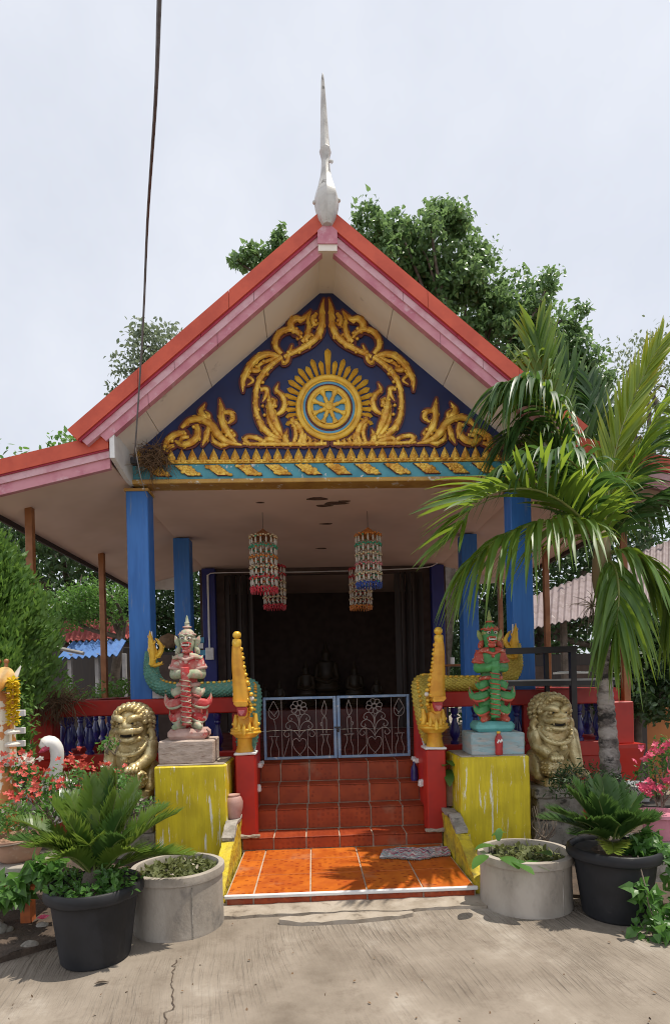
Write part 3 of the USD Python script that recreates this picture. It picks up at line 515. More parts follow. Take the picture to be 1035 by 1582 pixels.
# lotus teeth and strip
strip = P_('lotus_strip', box(-2.0, 2.0, 1.885, 1.95, 3.843, 3.885, .006), M['gold'])
part(strip, 'beads', cat([ball((x, 1.888, 3.868), (.03, .018, .016), 1) for x in np.linspace(-1.96, 1.96, 62)]), M['gold'], kind='stuff')
for k in range(37):
    x = -1.96+k*.1089
    q = lambda s, y: [(x+a*s, y, 3.882+b*s) for a, b in ((-.042, 0), (.042, 0), (.045, .03), (.026, .072), (0, .125), (-.026, .072), (-.045, .03))]
    m = cat(hull(q(1, YG+.004)+q(1, YG-.012)+q(.5, YG-.034)), ball((x, YG-.026, 3.905), (.018, .018, .02), 1), ball((x-.026, YG-.016, 3.895), .013, 1), ball((x+.026, YG-.016, 3.895), .013, 1))
    P_('lotus_tooth', m, M['gold'])
# slanted gilt panels on the beam
rg = np.random.default_rng(3)
for k in range(13):
    x = -1.93+k*.307+.02
    if x > 1.95: break
    w, h = .262, .112; z0 = 3.715; sh = -.135
    pts = [(x, z0+h), (x+.155, z0+h), (x+.155-sh, z0), (x-sh, z0)]
    pan = P_('slant_panel', prism(pts, 1.882, 1.902), M['redbrown'])
    bl = []
    for i in range(34):
        u, v = rg.random()*.9+.05, rg.random()*.84+.08; r = .008+.012*rg.random()
        bl.append(ball((x+.155*u-sh*(1-v), 1.882, z0+h*v), (r*1.4, .012, r), 1))
    part(pan, 'relief', cat(prism([(x+.012, z0+h-.006), (x+.149, z0+h-.006), (x+.143-sh, z0+.006), (x+.006-sh, z0+.006)], 1.877, 1.8825), bl), M['gold'], smooth=True)
# rear rooms: dark folding doors, altar room
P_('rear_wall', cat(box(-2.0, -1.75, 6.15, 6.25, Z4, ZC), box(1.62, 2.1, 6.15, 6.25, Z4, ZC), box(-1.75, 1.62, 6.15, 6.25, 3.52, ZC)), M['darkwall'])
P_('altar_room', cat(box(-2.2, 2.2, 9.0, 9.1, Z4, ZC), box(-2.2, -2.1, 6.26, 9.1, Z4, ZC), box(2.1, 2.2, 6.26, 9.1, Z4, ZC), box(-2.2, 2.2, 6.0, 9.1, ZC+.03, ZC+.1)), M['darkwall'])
P_('dais', box(-1.74, 1.6, 6.2, 9.0, Z4, 1.12, .01), M['reddark'])
for sx, x0 in ((-1, -1.74), (1, 1.24)):
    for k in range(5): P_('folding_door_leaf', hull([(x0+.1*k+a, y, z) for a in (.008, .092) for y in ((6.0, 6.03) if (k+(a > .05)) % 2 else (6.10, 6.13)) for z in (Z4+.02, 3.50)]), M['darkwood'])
P_('ceiling_pipe', wire([(-2.0, 5.97, 3.50), (-1.8, 5.95, 3.53), (-.5, 5.95, 3.52), (.8, 5.95, 3.53), (1.75, 5.95, 3.56), (2.0, 5.97, 3.64)], .009, 6), M['white'])
cd = P_('cable_conduit', box(-2.02, -1.99, 5.955, 5.985, 2.22, 3.5, .004), M['white']); part(cd, 'socket_box', box(-2.07, -1.93, 5.93, 5.985, 2.03, 2.24, .01), M['white'])
# peeled patches on the ceiling
M['peel'] = mat('peeled_board', (.13, .075, .05), .85, (.07, .04, .03), s=20)
for k, (px, py, r) in enumerate(((490, 770, .09), (518, 777, .10), (500, 781, .07), (532, 774, .05), (504, 809, .06), (497, 847, .06), (402, 776, .035))):
    a, b = (px-PX)/F, (PY-py)/F; X, U = a*cos(ROLL)+b*sin(ROLL), -a*sin(ROLL)+b*cos(ROLL); t = (ZC-EYE[2])/U
    cx, cy = EYE[0]+t*(X*cos(YAW)+sin(YAW)), EYE[1]+t*(-X*sin(YAW)+cos(YAW))
    P_('peeled_patch', move(hull([(r*1.3*cos(t2)*(1+.3*sin(3*t2+k)), r*.55*sin(t2), z) for t2 in np.arange(10)/10*2*pi for z in (-.006, -.001)]), (cx, cy, ZC)), M['peel'])
# dry nests on the beam ends
def tangle(c, r, n, seed, L=.18, down=.4):
    q = np.random.default_rng(seed); out = []
    for i in range(n):
        d = q.normal(size=3); d /= np.linalg.norm(d); p = np.array(c)+d*np.array(r)*q.random()**.5; e = q.normal(size=3)*.7; e[2] -= down; e /= np.linalg.norm(e)
        out.append(tube(spline([p, p+e*L*.5+q.normal(size=3)*.02, p+e*L+q.normal(size=3)*.03-np.array([0, 0, .03])], 4), [.004, .004, .003, .001], 3, caps=False))
    return cat(out)
for (px, py, lab, n) in ((238, 705, 'dry brown straw nest on the left end of the gable beam', 260), (788, 683, 'dry brown straw nest on the right end of the gable beam', 160)):
    c = W(px, py, 1.83); solo('straw_nest', tangle(c, (.14, .09, .13), n, int(px)), M['straw'], lab, 'nest')
# ================================================================ balustrades
BAL = [(.045, 0), (.045, .03), (.03, .04), (.03, .055), (.05, .09), (.056, .13), (.048, .17), (.03, .23), (.022, .27), (.034, .285), (.034, .30), (.026, .31), (.038, .335), (.042, .38)]
bal = lathe(BAL, 10)
def balustrade(label, x0, x1, posts, side=None):
    t = thing('balustrade', label, 'balustrade', group=None)
    if side is None:
        part(t, 'top_rail', box(x0, x1, 1.85, 1.97, 1.285, 1.445, .01), M['red'])
        part(t, 'bottom_rail', box(x0, x1, 1.845, 1.98, Z4-.02, .895, .01), M['red'])
        for p in posts: part(t, 'rail_post', box(p-.07, p+.07, 1.87, 1.96, .89, 1.29, .004), M['red'])
        n = int((x1-x0)/.215)
        for k in range(n):
            x = x0+(x1-x0)*(k+.5)/n
            if all(abs(x-p) > .12 for p in posts): part(t, 'baluster', move(bal, (x, 1.915, .895)), M['indigo'], smooth=40)
    else:
        part(t, 'top_rail', box(side*2.94, side*3.04, 1.98, 6.2, 1.285, 1.445, .01), M['red']); part(t, 'bottom_rail', box(side*2.93, side*3.05, 1.99, 6.2, Z4-.012, .895, .01), M['red'])
        for k in range(17): part(t, 'baluster', move(bal, (side*2.99, 2.15+k*.24, .895)), M['indigo'], smooth=40)
    return t
balustrade('red railed front balustrade with dark blue balusters left of the gate', -2.85, -.90, [-2.02, -1.0])
balustrade('red railed front balustrade with dark blue balusters right of the gate', .90, 2.88, [2.02, 1.0])
balustrade('red side balustrade with dark blue balusters running back along the left side', 0, 0, [], -1)
balustrade('red side balustrade with dark blue balusters running back along the right side', 0, 0, [], 1)
for sx, lab in ((-1, 'square red corner pillar with flared foot at the left end of the balustrade'), (1, 'square red corner pillar with flared foot at the right end of the balustrade')):
    t = thing('corner_pillar', lab, 'pillar'); x0 = 2.86 if sx > 0 else 2.85
    zt = 1.30 if sx > 0 else 1.40
    part(t, 'shaft', box(sx*x0, sx*(x0+.22), 1.80, 2.0, .86, zt, .01), M['red'])
    part(t, 'foot', hull([(sx*(x0+a), y, z) for a, b in ((-.05, 1), (.30, 1)) for y, z in ((1.74, .82), (1.74, .86), (2.02, .82), (2.02, .86))]+[(sx*(x0+a), y, .42) for a in (.02, .2) for y in (1.80, 2.0)]), M['red'])
solo('straw_bundle', tangle((-2.86, 1.86, 1.44), (.30, .12, .05), 420, 7, .26, .25), M['straw'], 'dry straw lying over the left corner pillar and rail', 'straw')
# ================================================================ stair walls with newel posts
for sx, lab in ((-1, 'curved red stair wall with white edge and square post left of the steps'), (1, 'curved red stair wall with white edge and square post right of the steps')):
    t = thing('stair_wall', lab, 'stair wall'); f = (lambda m: m) if sx > 0 else mirror
    part(t, 'newel_post', f(box(.77, .945, 1.115, 1.31, Z1-.002, .935, .008)), M['red'])
    part(t, 'post_cap', f(jitter(sub(box(.76, .955, 1.105, 1.32, .935, .957, .006), .04), .005, 20)), M['white'])
    cv = spline([(1.30, .95), (1.42, 1.03), (1.56, 1.17), (1.70, 1.33), (1.80, 1.425), (1.87, 1.45)], 22)
    def sheet(a, b, lo): # side outline in (y, z)
        pts = [(y, z-lo) for y, z in cv]+[(1.87, Z1), (1.30, Z1)]
        e = trimesh.creation.extrude_polygon(Polygon(pts), b-a, engine='earcut'); v = e.vertices.copy(); e.vertices = np.stack([a+v[:, 2], v[:, 0], v[:, 1]], 1); return e
    part(t, 'cheek', f(sheet(.79, .925, .012)), M['red'])
    tr = np.array([(.792, y, z) for y, z in cv]); tr2 = tube(tr, .011, 6)
    top = grid(len(cv), 2, lambda u, v: (.785+.145*v, np.interp(u, np.linspace(0, 1, len(cv)), cv[:, 0]), np.interp(u, np.linspace(0, 1, len(cv)), cv[:, 1])-.008))
    part(t, 'white_edge', f(cat(tr2, top)), M['white'])
    part(t, 'broken_plaster', f(cat(jitter(sub(box(.755, .80, 1.60, 1.83, Z4-.01, Z4+.03, .008), .03), .016, 18, 3), jitter(sub(box(.755, .80, 1.40, 1.47, .55, .62, .01), .02), .014, 20, 5))), M['plastic_w'])
    part(t, 'mortar_joint', f(jitter(sub(box(.74, .96, 1.085, 1.13, Z1-.002, Z1+.03, .008), .02), .014, 25, 9)), M['cement'])
# ================================================================ gates
def gate(sx, label):
    t = thing('gate_leaf', label, 'gate'); f = (lambda m: m) if sx < 0 else mirror
    Y = 1.88; xa, xb, za, zb = -.752, -.004, .79, 1.43; w = .026
    part(t, 'frame', f(cat(box(xa, xa+w, Y-.014, Y+.014, za, zb, .003), box(xb-w*1.2, xb, Y-.014, Y+.014, za, zb, .003), box(xa+w, xb-w*1.2, Y-.013, Y+.013, za, za+w, .003), box(xa+w, xb-w*1.2, Y-.013, Y+.013, zb-w, zb, .003))), M['greymetal'])
    def zz(x, y): # zoomed gate drawing to the gate plane
        return np.array([xa+(x-35)/(510-35)*(xb-xa), Y, zb-(y-(66-(x-35)*.018))/(404)*(zb-za)])
    def wr(pts, r=.0036, cl=False, k=None):
        p = np.array([zz(*q) for q in pts]); return wire(np.vstack([p, p[:1]]) if cl else p, r, 5, k)
    def mir(pts): return [(532-x, y) for x, y in pts]
    part(t, 'bars', f(cat([wr([(x, 78), (x, 455)], k=2) for x in (153, 378)]+[wr([(x, 270), (x, 455)], k=2) for x in (214, 320)])), M['wirewhite'])
    part(t, 'lotus_bud', f(cat(wr([(102, 88), (72, 145), (70, 175), (82, 198), (102, 206), (122, 198), (134, 175), (132, 145)], cl=True), wr([(76, 150), (112, 192)]), wr([(130, 150), (106, 180)]), wr([(102, 206), (112, 260), (108, 316)]))), M['wirewhite'])
    pot = lambda d, y0: cat(wr([(70+d, y0), (134+d, y0)], k=2), wr([(84+d, y0+2), (90+d, y0+40), (76+d, y0+90), (80+d, 452)]), wr([(120+d, y0+2), (114+d, y0+40), (130+d, y0+90), (126+d, 452)]))
    part(t, 'vase', f(pot(0, 318)), M['wirewhite']); part(t, 'vase', f(pot(333, 310)), M['wirewhite'])
    fl = [wr([(266+14*cos(a), 134+14*sin(a)) for a in np.arange(10)/10*2*pi], .004, True)]
    for k in range(8):
        a = k*pi/4+.2; fl.append(wr([(266+r*cos(a+d), 134+r*.92*sin(a+d)) for r, d in ((17, -.15), (36, -.42), (50, -.25), (54, 0), (50, .25), (36, .42), (17, .15))], .004))
    part(t, 'flower', f(cat(fl)), M['wirewhite'])
    part(t, 'stalk', f(wr([(266, 186), (266, 335)], k=2)), M['wirewhite'])
    for S in ([(266, 258), (260, 205), (236, 175), (208, 180), (195, 202), (206, 218), (220, 208), (213, 198)], [(266, 292), (250, 245), (222, 222), (192, 228), (178, 250), (190, 268), (207, 260), (203, 247)], [(266, 325), (240, 290), (205, 274), (176, 285), (166, 306), (182, 322), (200, 312), (196, 296)]):
        part(t, 'scroll', f(wr(S)), M['wirewhite']); part(t, 'scroll', f(wr(mir(S))), M['wirewhite'])
    hh = [(266, 352), (250, 334), (226, 342), (222, 372), (240, 410), (275, 445)]
    part(t, 'heart', f(cat(wr(hh), wr(mir(hh)))), M['wirewhite'])
    part(t, 'candle', f(cat(wr([(433, 86), (446, 130), (441, 172), (433, 184), (421, 176), (414, 150)], cl=True), wr([(432, 184), (432, 205)], k=2), wr([(419, 300), (419, 205), (443, 202), (443, 300)], k=12), wr([(419, 225), (406, 235), (410, 250), (419, 252)]))), M['wirewhite'])
    part(t, 'brace', f(cat(wr([(200, 330), (160, 455)], k=2), wr([(318, 380), (376, 452)], k=2))), M['wirewhite'])
    if sx > 0: part(t, 'latch', cat(box(-.03, .05, Y-.03, Y-.016, 1.10, 1.115, .003), box(.0, .022, Y-.035, Y-.016, 1.06, 1.10, .004)), M['black'])
gate(-1, 'left leaf of the blue steel gate with white wire scrollwork'); gate(1, 'right leaf of the blue steel gate, with the dark latch')
# ================================================================ naga serpents on the stair walls and rails
def scaled(P, R, ku=26, kv=9, amp=.10, n=36):
    P = np.asarray(P); m = tube(P, R, n, up=None); k = len(P); d = np.r_[0, np.cumsum(np.linalg.norm(np.diff(P, axis=0), axis=1))]
    v = m.vertices
    i = np.arange(k*n)//n; a = (np.arange(k*n) % n)/n*2*pi; s = d[i]
    w = np.abs(np.cos(ku*s+a*kv/2)*np.cos(ku*s-a*kv/2)); c = P[i]; v[:k*n] = c+(v[:k*n]-c)*(1+amp*(w-.4))[:, None]; m.vertices = v; return m
def naga(sx, label, skin, ridge):
    t = thing('naga', label, 'naga statue'); f = (lambda m: m) if sx < 0 else mirror
    body = spline([(-1.875, 1.86, 1.93), (-1.87, 1.86, 1.80), (-1.86, 1.86, 1.68), (-1.79, 1.87, 1.575), (-1.64, 1.885, 1.53), (-1.40, 1.89, 1.525), (-1.15, 1.89, 1.53), (-.97, 1.87, 1.545), (-.875, 1.79, 1.535), (-.85, 1.66, 1.45), (-.85, 1.50, 1.27), (-.855, 1.36, 1.10), (-.86, 1.25, 1.03)], 420)
    R = np.interp(np.linspace(0, 1, 420), [0, .08, .2, .5, .62, .72, .85, 1], [.05, .07, .078, .078, .085, .10, .105, .09])
    part(t, 'body', f(scaled(body, R, 57, 14, .17, 56)), M[skin], smooth=True)
    rd = [ball(body[i]+np.array([0, 0, .0])+n_*R[i]*1.02, (.02, .02, .016), 1) for i in range(44, 410, 8) for n_ in [np.array([0, -.45, .9]) if i < 280 else np.array([.5, -.75, .5])]]
    part(t, 'back_ridge', f(cat(rd)), M[ridge], smooth=True, kind='stuff')
    # flame tail standing at the column
    zt = lambda x, y: W(220+x/5.175, 940+y/5.175, 1.80)
    K = 5.85/890/5.175
    tl = [stroke(zt, K, [(82, 455), (90, 400), (85, 320), (72, 250), (62, 180)], (24, 26, 30, 20, 2))[0], stroke(zt, K, [(95, 400), (140, 370), (160, 320), (135, 270), (105, 240)], (16, 20, 18, 12, 3))[0], stroke(zt, K, [(70, 455), (115, 455), (150, 445), (162, 425)], (14, 16, 12, 3))[0], stroke(zt, K, [(85, 380), (115, 350), (105, 310)], (10, 14, 4))[0]]
    for m in tl: m.vertices[:, 1] = 1.80+(m.vertices[:, 1]-YG)*1.4
    part(t, 'tail_flame', f(cat(tl)), M['gold2'], smooth=60)
    part(t, 'tail_backing', f(prism([(-1.885, 1.45), (-1.70, 1.45), (-1.80, 1.56), (-1.85, 1.70), (-1.875, 2.14), (-1.885, 2.14)], 1.935, 1.95)), M['white'])
    # head, drawn in the front view
    q = lambda x, y, Y=1.14: W(340+x/7.19, 960+y/7.19, Y)
    def slab(pts, y0, y1, taper=1.0):
        o = [q(x, y, 1.14) for x, y in pts]; c = np.mean(o, 0); a = [(p[0], y1, p[2]) for p in o]+[(c[0]+(p[0]-c[0])*taper, y0, c[2]+(p[2]-c[2])*taper) for p in o]; return hull(a)
    part(t, 'neck', f(tube([q(275, 1455, 1.20), q(275, 1380, 1.19), q(276, 1300, 1.18), q(272, 1200, 1.18), q(268, 1080, 1.2)], [.085, .066, .066, .078, .085], 14)), M['goldorange'], smooth=50)
    part(t, 'collar', f(cat(move(lathe([(.0, 0), (.09, 0), (.125, .035), (.135, .075), (.125, .085), (.1, .07), (.0, .06)], 22), q(285, 1290, 1.19)), tube([q(285, 1235, 1.19)+np.array([.13*cos(a), .13*sin(a), 0]) for a in np.arange(24)/24*2*pi], .012, 6, closed=True), ball(q(268, 1255, 1.055), .018, 1))), M['gold2'], smooth=40)
    for x, y0, y1, Y in ((180, 1200, 1040, 1.15), (395, 1205, 1025, 1.15), (268, 1240, 1140, 1.06), (215, 1215, 1120, 1.08), (330, 1215, 1120, 1.08)):
        part(t, 'collar_spike', f(cat(tube([q(x, y0, Y), q(x-4, (y0+y1)/2, Y-.005), q(x, y1, Y)], [.028, .026, .016] if y1 < 1100 else [.022, .016, .002], 8), ball(q(x+(-32 if x < 250 else 32), (y0+y1)/2+25, Y), .016, 1))), M['gold2'], smooth=50)
    part(t, 'jaw', f(cat(slab([(195, 950), (335, 950), (325, 1060), (285, 1090), (235, 1085), (205, 1050)], 1.02, 1.24, .8))), M['goldorange'])
    part(t, 'mouth', f(slab([(205, 945), (322, 945), (318, 1000), (300, 1050), (225, 1050), (208, 1000)], 1.0, 1.02, .9)), M['wine'])
    part(t, 'tongue', f(slab([(222, 985), (300, 980), (296, 1010), (262, 1050), (228, 1012)], .975, 1.0, .8)), M['tongue'])
    part(t, 'snout', f(cat(slab([(165, 885), (320, 885), (335, 920), (322, 948), (196, 948), (160, 915)], .985, 1.26, .85))), M['goldorange'])
    part(t, 'eye', f(cat(ball(q(352, 860, 1.10), .022, 1), ball(q(160, 815, 1.10), .018, 1))), M['eyewhite'])
    part(t, 'crest', f(tube(spline([q(237, 890, 1.10), q(232, 800, 1.095), q(214, 640, 1.09), q(191, 420, 1.085), q(184, 275, 1.08)], 16), np.interp(np.linspace(0, 1, 16), [0, .1, .4, .75, 1], [88, 86, 76, 58, 46])*K*5.175/7.19*.9, prof=np.array([[-.8, -.75], [.8, -.75], [1, -.5], [1, .35], [.62, .72], [.25, .8], [-.25, .8], [-.62, .72], [-1, .35], [-1, -.5]]), up=(0, -1, 0))), M['goldorange'], smooth=35)
    part(t, 'crest_cap', f(cat(tube([q(187, 292, 1.085), q(186, 262, 1.08), q(186, 235, 1.08), q(187, 205, 1.08), q(187, 196, 1.08)], np.array([38, 47, 48, 44, 30])*K*5.175/7.19*.95, 14), ball(q(188, 155, 1.08), (44*K*5.175/7.19*.95, .045, 40*K*5.175/7.19), 2))), M['gold2'], smooth=50)
    sr = [(232, 310), (238, 365), (250, 410), (252, 465), (262, 510), (266, 550), (282, 595), (288, 640), (302, 680), (312, 700), (320, 755), (308, 800), (345, 812), (355, 860), (310, 870), (340, 930), (352, 975), (335, 1000)]
    part(t, 'crest_barb', f(cat([ball(q(x, y, 1.09+.02*(i % 2)), (.021, .03, .02), 1) for i, (x, y) in enumerate(sr)]+[tube([q(x-20, y+10, 1.1), q(x+8, y-18, 1.09)], [.016, .003], 6) for x, y in sr[::2]])), M['gold2'], smooth=50)
naga(-1, 'crested naga serpent with gold head and green scaly body left of the gate', 'greenscale', 'gold')
naga(1, 'crested naga serpent with gold head and all golden body right of the gate', 'goldscale', 'gold2')
# ================================================================ yellow pedestals and guardian statues
for (xa, xb), lab in (((-1.60, -.995), 'square yellow plinth with white paint streaks under the red guardian'), ((1.015, 1.625), 'square yellow plinth with white paint streaks under the green guardian')):
    t = thing('yellow_plinth', lab, 'plinth'); part(t, 'plinth_body', jitter(sub(box(xa, xb, .88, 1.42, -.02, .885, .012), .07), .006, 5, 2), M['yellow'], smooth=40)
    part(t, 'plinth_top', jitter(sub(box(xa+.02, xb-.02, .90, 1.40, .884, .896, .004), .08), .003, 9, 2), M['cement'])
def guardian(loc, label, skin, arm, trim, club, base, block, rz=0):
    t = thing('guardian_statue', label, 'statue', loc, rz, sc=(.91, .92, 1)); s = .000924
    p = lambda x, y, d=0.: np.array([(x-345)*s, d, (1335-y)*s])
    part(t, 'block', jitter(sub(box(-.257, .257, -.205, .205, -.20, 0, .012), .05), .006, 9, 4), M[block], smooth=40)
    part(t, 'foot_plate', jitter(sub(box(-.19, .19, -.15, .15, 0, .095, .03), .05), .006, 9, 5), M[base], smooth=True)
    part(t, 'body', bones([(p(345, 800), .085, p(345, 700), .09), (p(345, 700), .09, p(345, 600), .10), (p(345, 600), (.10, .08, .09), p(265, 590), .06), (p(345, 600), (.10, .08, .09), p(425, 590), .06), (p(345, 600), .06, p(345, 500), .055),
        (p(345, 800), .09, p(300, 1000), .085), (p(345, 800), .09, p(390, 1000), .085), (p(300, 1000), .085, p(280, 1180), .07), (p(390, 1000), .085, p(410, 1180), .07)], .022, 8), M[skin], smooth=True)
    for q in (-1, 1):
        m_ = bones([(p(345+q*105, 590), .058, p(345+q*140, 715, -.02), .046), (p(345+q*140, 715, -.02), .046, p(345+q*52, 715, -.135), .038)], .016, 5)
        part(t, 'arm', m_, M[arm], smooth=True)
        part(t, 'hand', cat(bones([(p(345+q*50, 712, -.14), .034, p(345+q*22, 715+q*18, -.165), .03)], .012, 3), [tube(spline([p(345+q*34, 698+q*16+k*13, -.165), p(345+q*8, 694+q*16+k*13, -.192), p(345-q*22, 700+q*16+k*13, -.180)], 6), [.0095, .0095, .009, .0085, .008, .006], 6) for k in range(4)], tube([p(345+q*40, 690+q*14, -.15), p(345+q*14, 672+q*14, -.185)], [.011, .008], 6)), M[arm], smooth=True)
        part(t, 'armlet', cat(tube([p(345+q*128, 662, -.01)+np.array([.058*cos(a), .058*sin(a), .012*q*cos(a)]) for a in np.arange(16)/16*2*pi], .014, 6, closed=True), tube(spline([p(345+q*150, 660), p(345+q*180, 640), p(345+q*188, 615)], 5), [.02, .018, .014, .008, .002], 6)), M[trim], smooth=True)
        part(t, 'sleeve', bones([(p(345+q*105, 592), .061, p(345+q*125, 660, -.01), .056)], .02, 3), M['y_red' if skin != 'y_green' else 'y_trim'], smooth=True)
        part(t, 'shoulder_flap', tube(spline([p(345+q*30, 535, -.07), p(345+q*95, 545, -.05), p(345+q*135, 560, -.02), p(345+q*160, 532, -.01)], 10), np.array([30, 32, 34, 34, 32, 28, 24, 18, 10, 2])*s, prof=PR, up=(0, -.4, 1)), M[trim if skin == 'y_green' else arm], smooth=True)
        part(t, 'ear', tube(spline([p(345+q*85, 450), p(345+q*105, 400), p(345+q*118, 370), p(345+q*128, 340)], 8), np.array([16, 22, 26, 26, 22, 16, 10, 3])*s, prof=PR, up=(0, -1, 0)), M[arm if skin != 'y_green' else 'y_lime'], smooth=True)
        part(t, 'hair_curl', tube(spline([p(345+q*78, 440, .01), p(345+q*98, 485, 0), p(345+q*112, 510, -.01), p(345+q*120, 480, -.02)], 8), np.array([20, 26, 30, 30, 26, 20, 12, 3])*s, 8), M[trim if skin == 'y_green' else arm], smooth=True)
        for tier, (y0, y1, ye, xw) in enumerate(((860, 905, 850, 165), (960, 1010, 900, 235), (1100, 1150, 1060, 190))):
            fm_ = (M['y_red'] if tier else M['y_mint']) if skin != 'y_green' else M['y_green']
            flap = tube(spline([p(345+q*50, y0, -.07), p(345+q*110, (y0+y1)/2, -.075), p(345+q*(xw-35), y1-15, -.05), p(345+q*(xw-5), (y1+ye)/2-10, -.03), p(345+q*xw, ye, -.02)], 14), np.r_[np.linspace(36, 40, 6), np.linspace(38, 4, 8)]*s, prof=PR, up=(0, -1, .2))
            part(t, 'skirt_flap', flap, fm_, smooth=True)
            part(t, 'flap_hem', tube(spline([p(345+q*48, y0+42, -.088), p(345+q*108, (y0+y1)/2+44, -.094), p(345+q*(xw-38), y1+22, -.066), p(345+q*(xw-2), (y1+ye)/2, -.04), p(345+q*(xw+4), ye-6, -.025)], 14), np.r_[np.full(9, 13), 11, 9, 7, 5, 2]*s, 6), M[trim if skin == 'y_green' else ('y_mint' if tier else 'y_red')], smooth=True)
        part(t, 'foot', bones([(p(345+q*55, 1190, -.02), .045, p(345+q*105, 1205, -.10), .035), (p(345+q*105, 1205, -.10), .035, p(345+q*130, 1215, -.125), .025)], .018, 4), M[arm if skin != 'y_green' else 'y_trim'], smooth=True)
    hd = bones([(p(345, 355), (.077, .082, .078), p(345, 430, -.015), (.066, .073, .062)), (p(345, 430, -.03), .05, p(345, 465, -.05), .042), (p(345, 470), .055, p(345, 530), .05)], .014, 6)
    part(t, 'head', hd, M[arm if skin != 'y_green' else skin], smooth=True)
    fz = -.085
    part(t, 'brow', cat(*[tube(spline([p(345+q*12, 358, fz-.004), p(345+q*40, 343, fz), p(345+q*74, 352, fz+.03)], 6), np.array([8, 11, 12, 11, 9, 5])*s, 6) for q in (-1, 1)]), M[trim if skin == 'y_green' else arm], smooth=True)
    for q in (-1, 1):
        e = part(t, 'eye', ball(p(345+q*34, 374, fz-.002), (.019, .013, .014), 1), M['eyewhite'], smooth=True); part(t, 'pupil', ball(p(345+q*34, 376, fz-.013), (.008, .005, .008), 1), M['ink'])
    part(t, 'nose', bones([(p(345, 365, fz-.008), .010, p(345, 398, fz-.025), .016), (p(332, 402, fz-.012), .012, p(358, 402, fz-.012), .012)], .01, 2), M[arm if skin != 'y_green' else skin], smooth=True)
    part(t, 'mouth', cat(tube(spline([p(298, 432, fz+.01), p(322, 418, fz-.012), p(345, 415, fz-.018), p(368, 418, fz-.012), p(392, 432, fz+.01)], 9), 11*s, 6), tube(spline([p(303, 448, fz+.005), p(345, 470, fz-.016), p(387, 448, fz+.005)], 9), 12*s, 6), ball(p(345, 490, fz+.01), (.04, .03, .03), 2)), M['y_red' if skin != 'y_green' else 'y_trim'], smooth=True)
    part(t, 'fangs', cat(*[tube([p(345+q*32, 446, fz-.018), p(345+q*38, 420, fz-.028)], [.008, .002], 5) for q in (-1, 1)], box(*(p(318, 0)[0], p(372, 0)[0], fz-.024, fz-.01), *(p(0, 448)[2], p(0, 434)[2]))), M['eyewhite'])
    cr = [(.0, .915), (.079, .92), (.081, .935), (.074, .955), (.058, .975), (.036, .985), (.034, 1.0), (.039, 1.006), (.030, 1.016), (.028, 1.034), (.033, 1.04), (.024, 1.05), (.022, 1.07), (.026, 1.076), (.017, 1.088), (.013, 1.115), (.005, 1.14), (0, 1.145)]
    _cr = [(.0, .94), (.092, .945), (.098, .96), (.094, .972), (.088, .985), (.078, 1.005), (.06, 1.022), (.058, 1.03), (.064, 1.036), (.05, 1.045), (.045, 1.058), (.05, 1.064), (.038, 1.076), (.034, 1.092), (.038, 1.098), (.028, 1.112), (.022, 1.135), (.017, 1.155), (.008, 1.172), (0, 1.178)]
    part(t, 'crown', move(lathe(cr, 18), (0, 0, -.045)), M['y_lime' if skin == 'y_green' else arm], smooth=45)
    part(t, 'crown_band', cat(tube([(.081*cos(a), .081*sin(a), .925) for a in np.arange(24)/24*2*pi], .008, 6, closed=True), tube([(.038*cos(a), .038*sin(a), .992) for a in np.arange(20)/20*2*pi], .007, 5, closed=True), *[tube([(.08*sin(a), -.08*cos(a), .925), (.076*sin(a), -.076*cos(a), .95)], [.011, .002], 5) for a in (-.9, -.45, 0, .45, .9)]), M[trim], smooth=True)
    part(t, 'collar', cat(tube(spline([p(245, 545, -.06), p(300, 565, -.10), p(345, 580, -.112), p(390, 565, -.10), p(445, 545, -.06)], 14), 15*s, 6), ball(p(345, 600, -.105), .018, 1)), M[trim], smooth=True)
    part(t, 'belt', tube([(.10*cos(a), .095*sin(a), p(0, 815)[2]+.004*cos(3*a)) for a in np.arange(24)/24*2*pi], .02, 7, closed=True), M[trim], smooth=True)
    n = 60; zz_ = np.linspace(p(0, 650)[2], p(0, 1195)[2], n); rr = np.interp(np.linspace(0, 1, n), [0, .1, .15, .6, 1], [.036, .046, .04, .046, .042])
    cl = tube(np.stack([np.zeros(n), np.interp(np.linspace(0, 1, n), [0, 1], [-.165, -.14]), zz_], 1), rr, 16); v = cl.vertices[:n*16]; k = np.arange(n*16)//16; a = (np.arange(n*16) % 16)/16*2*pi
    c = np.stack([np.zeros(n), np.interp(np.linspace(0, 1, n), [0, 1], [-.165, -.14]), zz_], 1)[k]; w = 1+.13*np.sin(a*2+k*1.25)*(k > 9); cl.vertices[:n*16] = c+(v-c)*w[:, None]
    cb = part(t, 'club', cl, M[club], smooth=True)
    sw = np.linspace(0, 1, 130); part(cb, 'club_groove', tube(np.stack([.046*np.cos(sw*58), np.interp(sw, [0, 1], [-.163, -.14])+.046*np.sin(sw*58), np.interp(sw, [0, 1], [p(0, 740)[2], p(0, 1190)[2]])], 1), .0055, 4), M[trim if skin == 'y_green' else 'y_mint'])
    return t
guardian((-1.342, 1.12, 1.096), 'weathered red and pale guardian with pointed crown holding a club', 'y_red', 'y_mint', 'y_rose', 'y_red', 'y_rose', 'y_block', .03)
guardian((1.375, 1.12, 1.09), 'green painted guardian with red trim and pointed crown holding a club', 'y_green', 'y_green', 'y_trim', 'y_green', 'y_teal', 'y_tealblock', -.03)
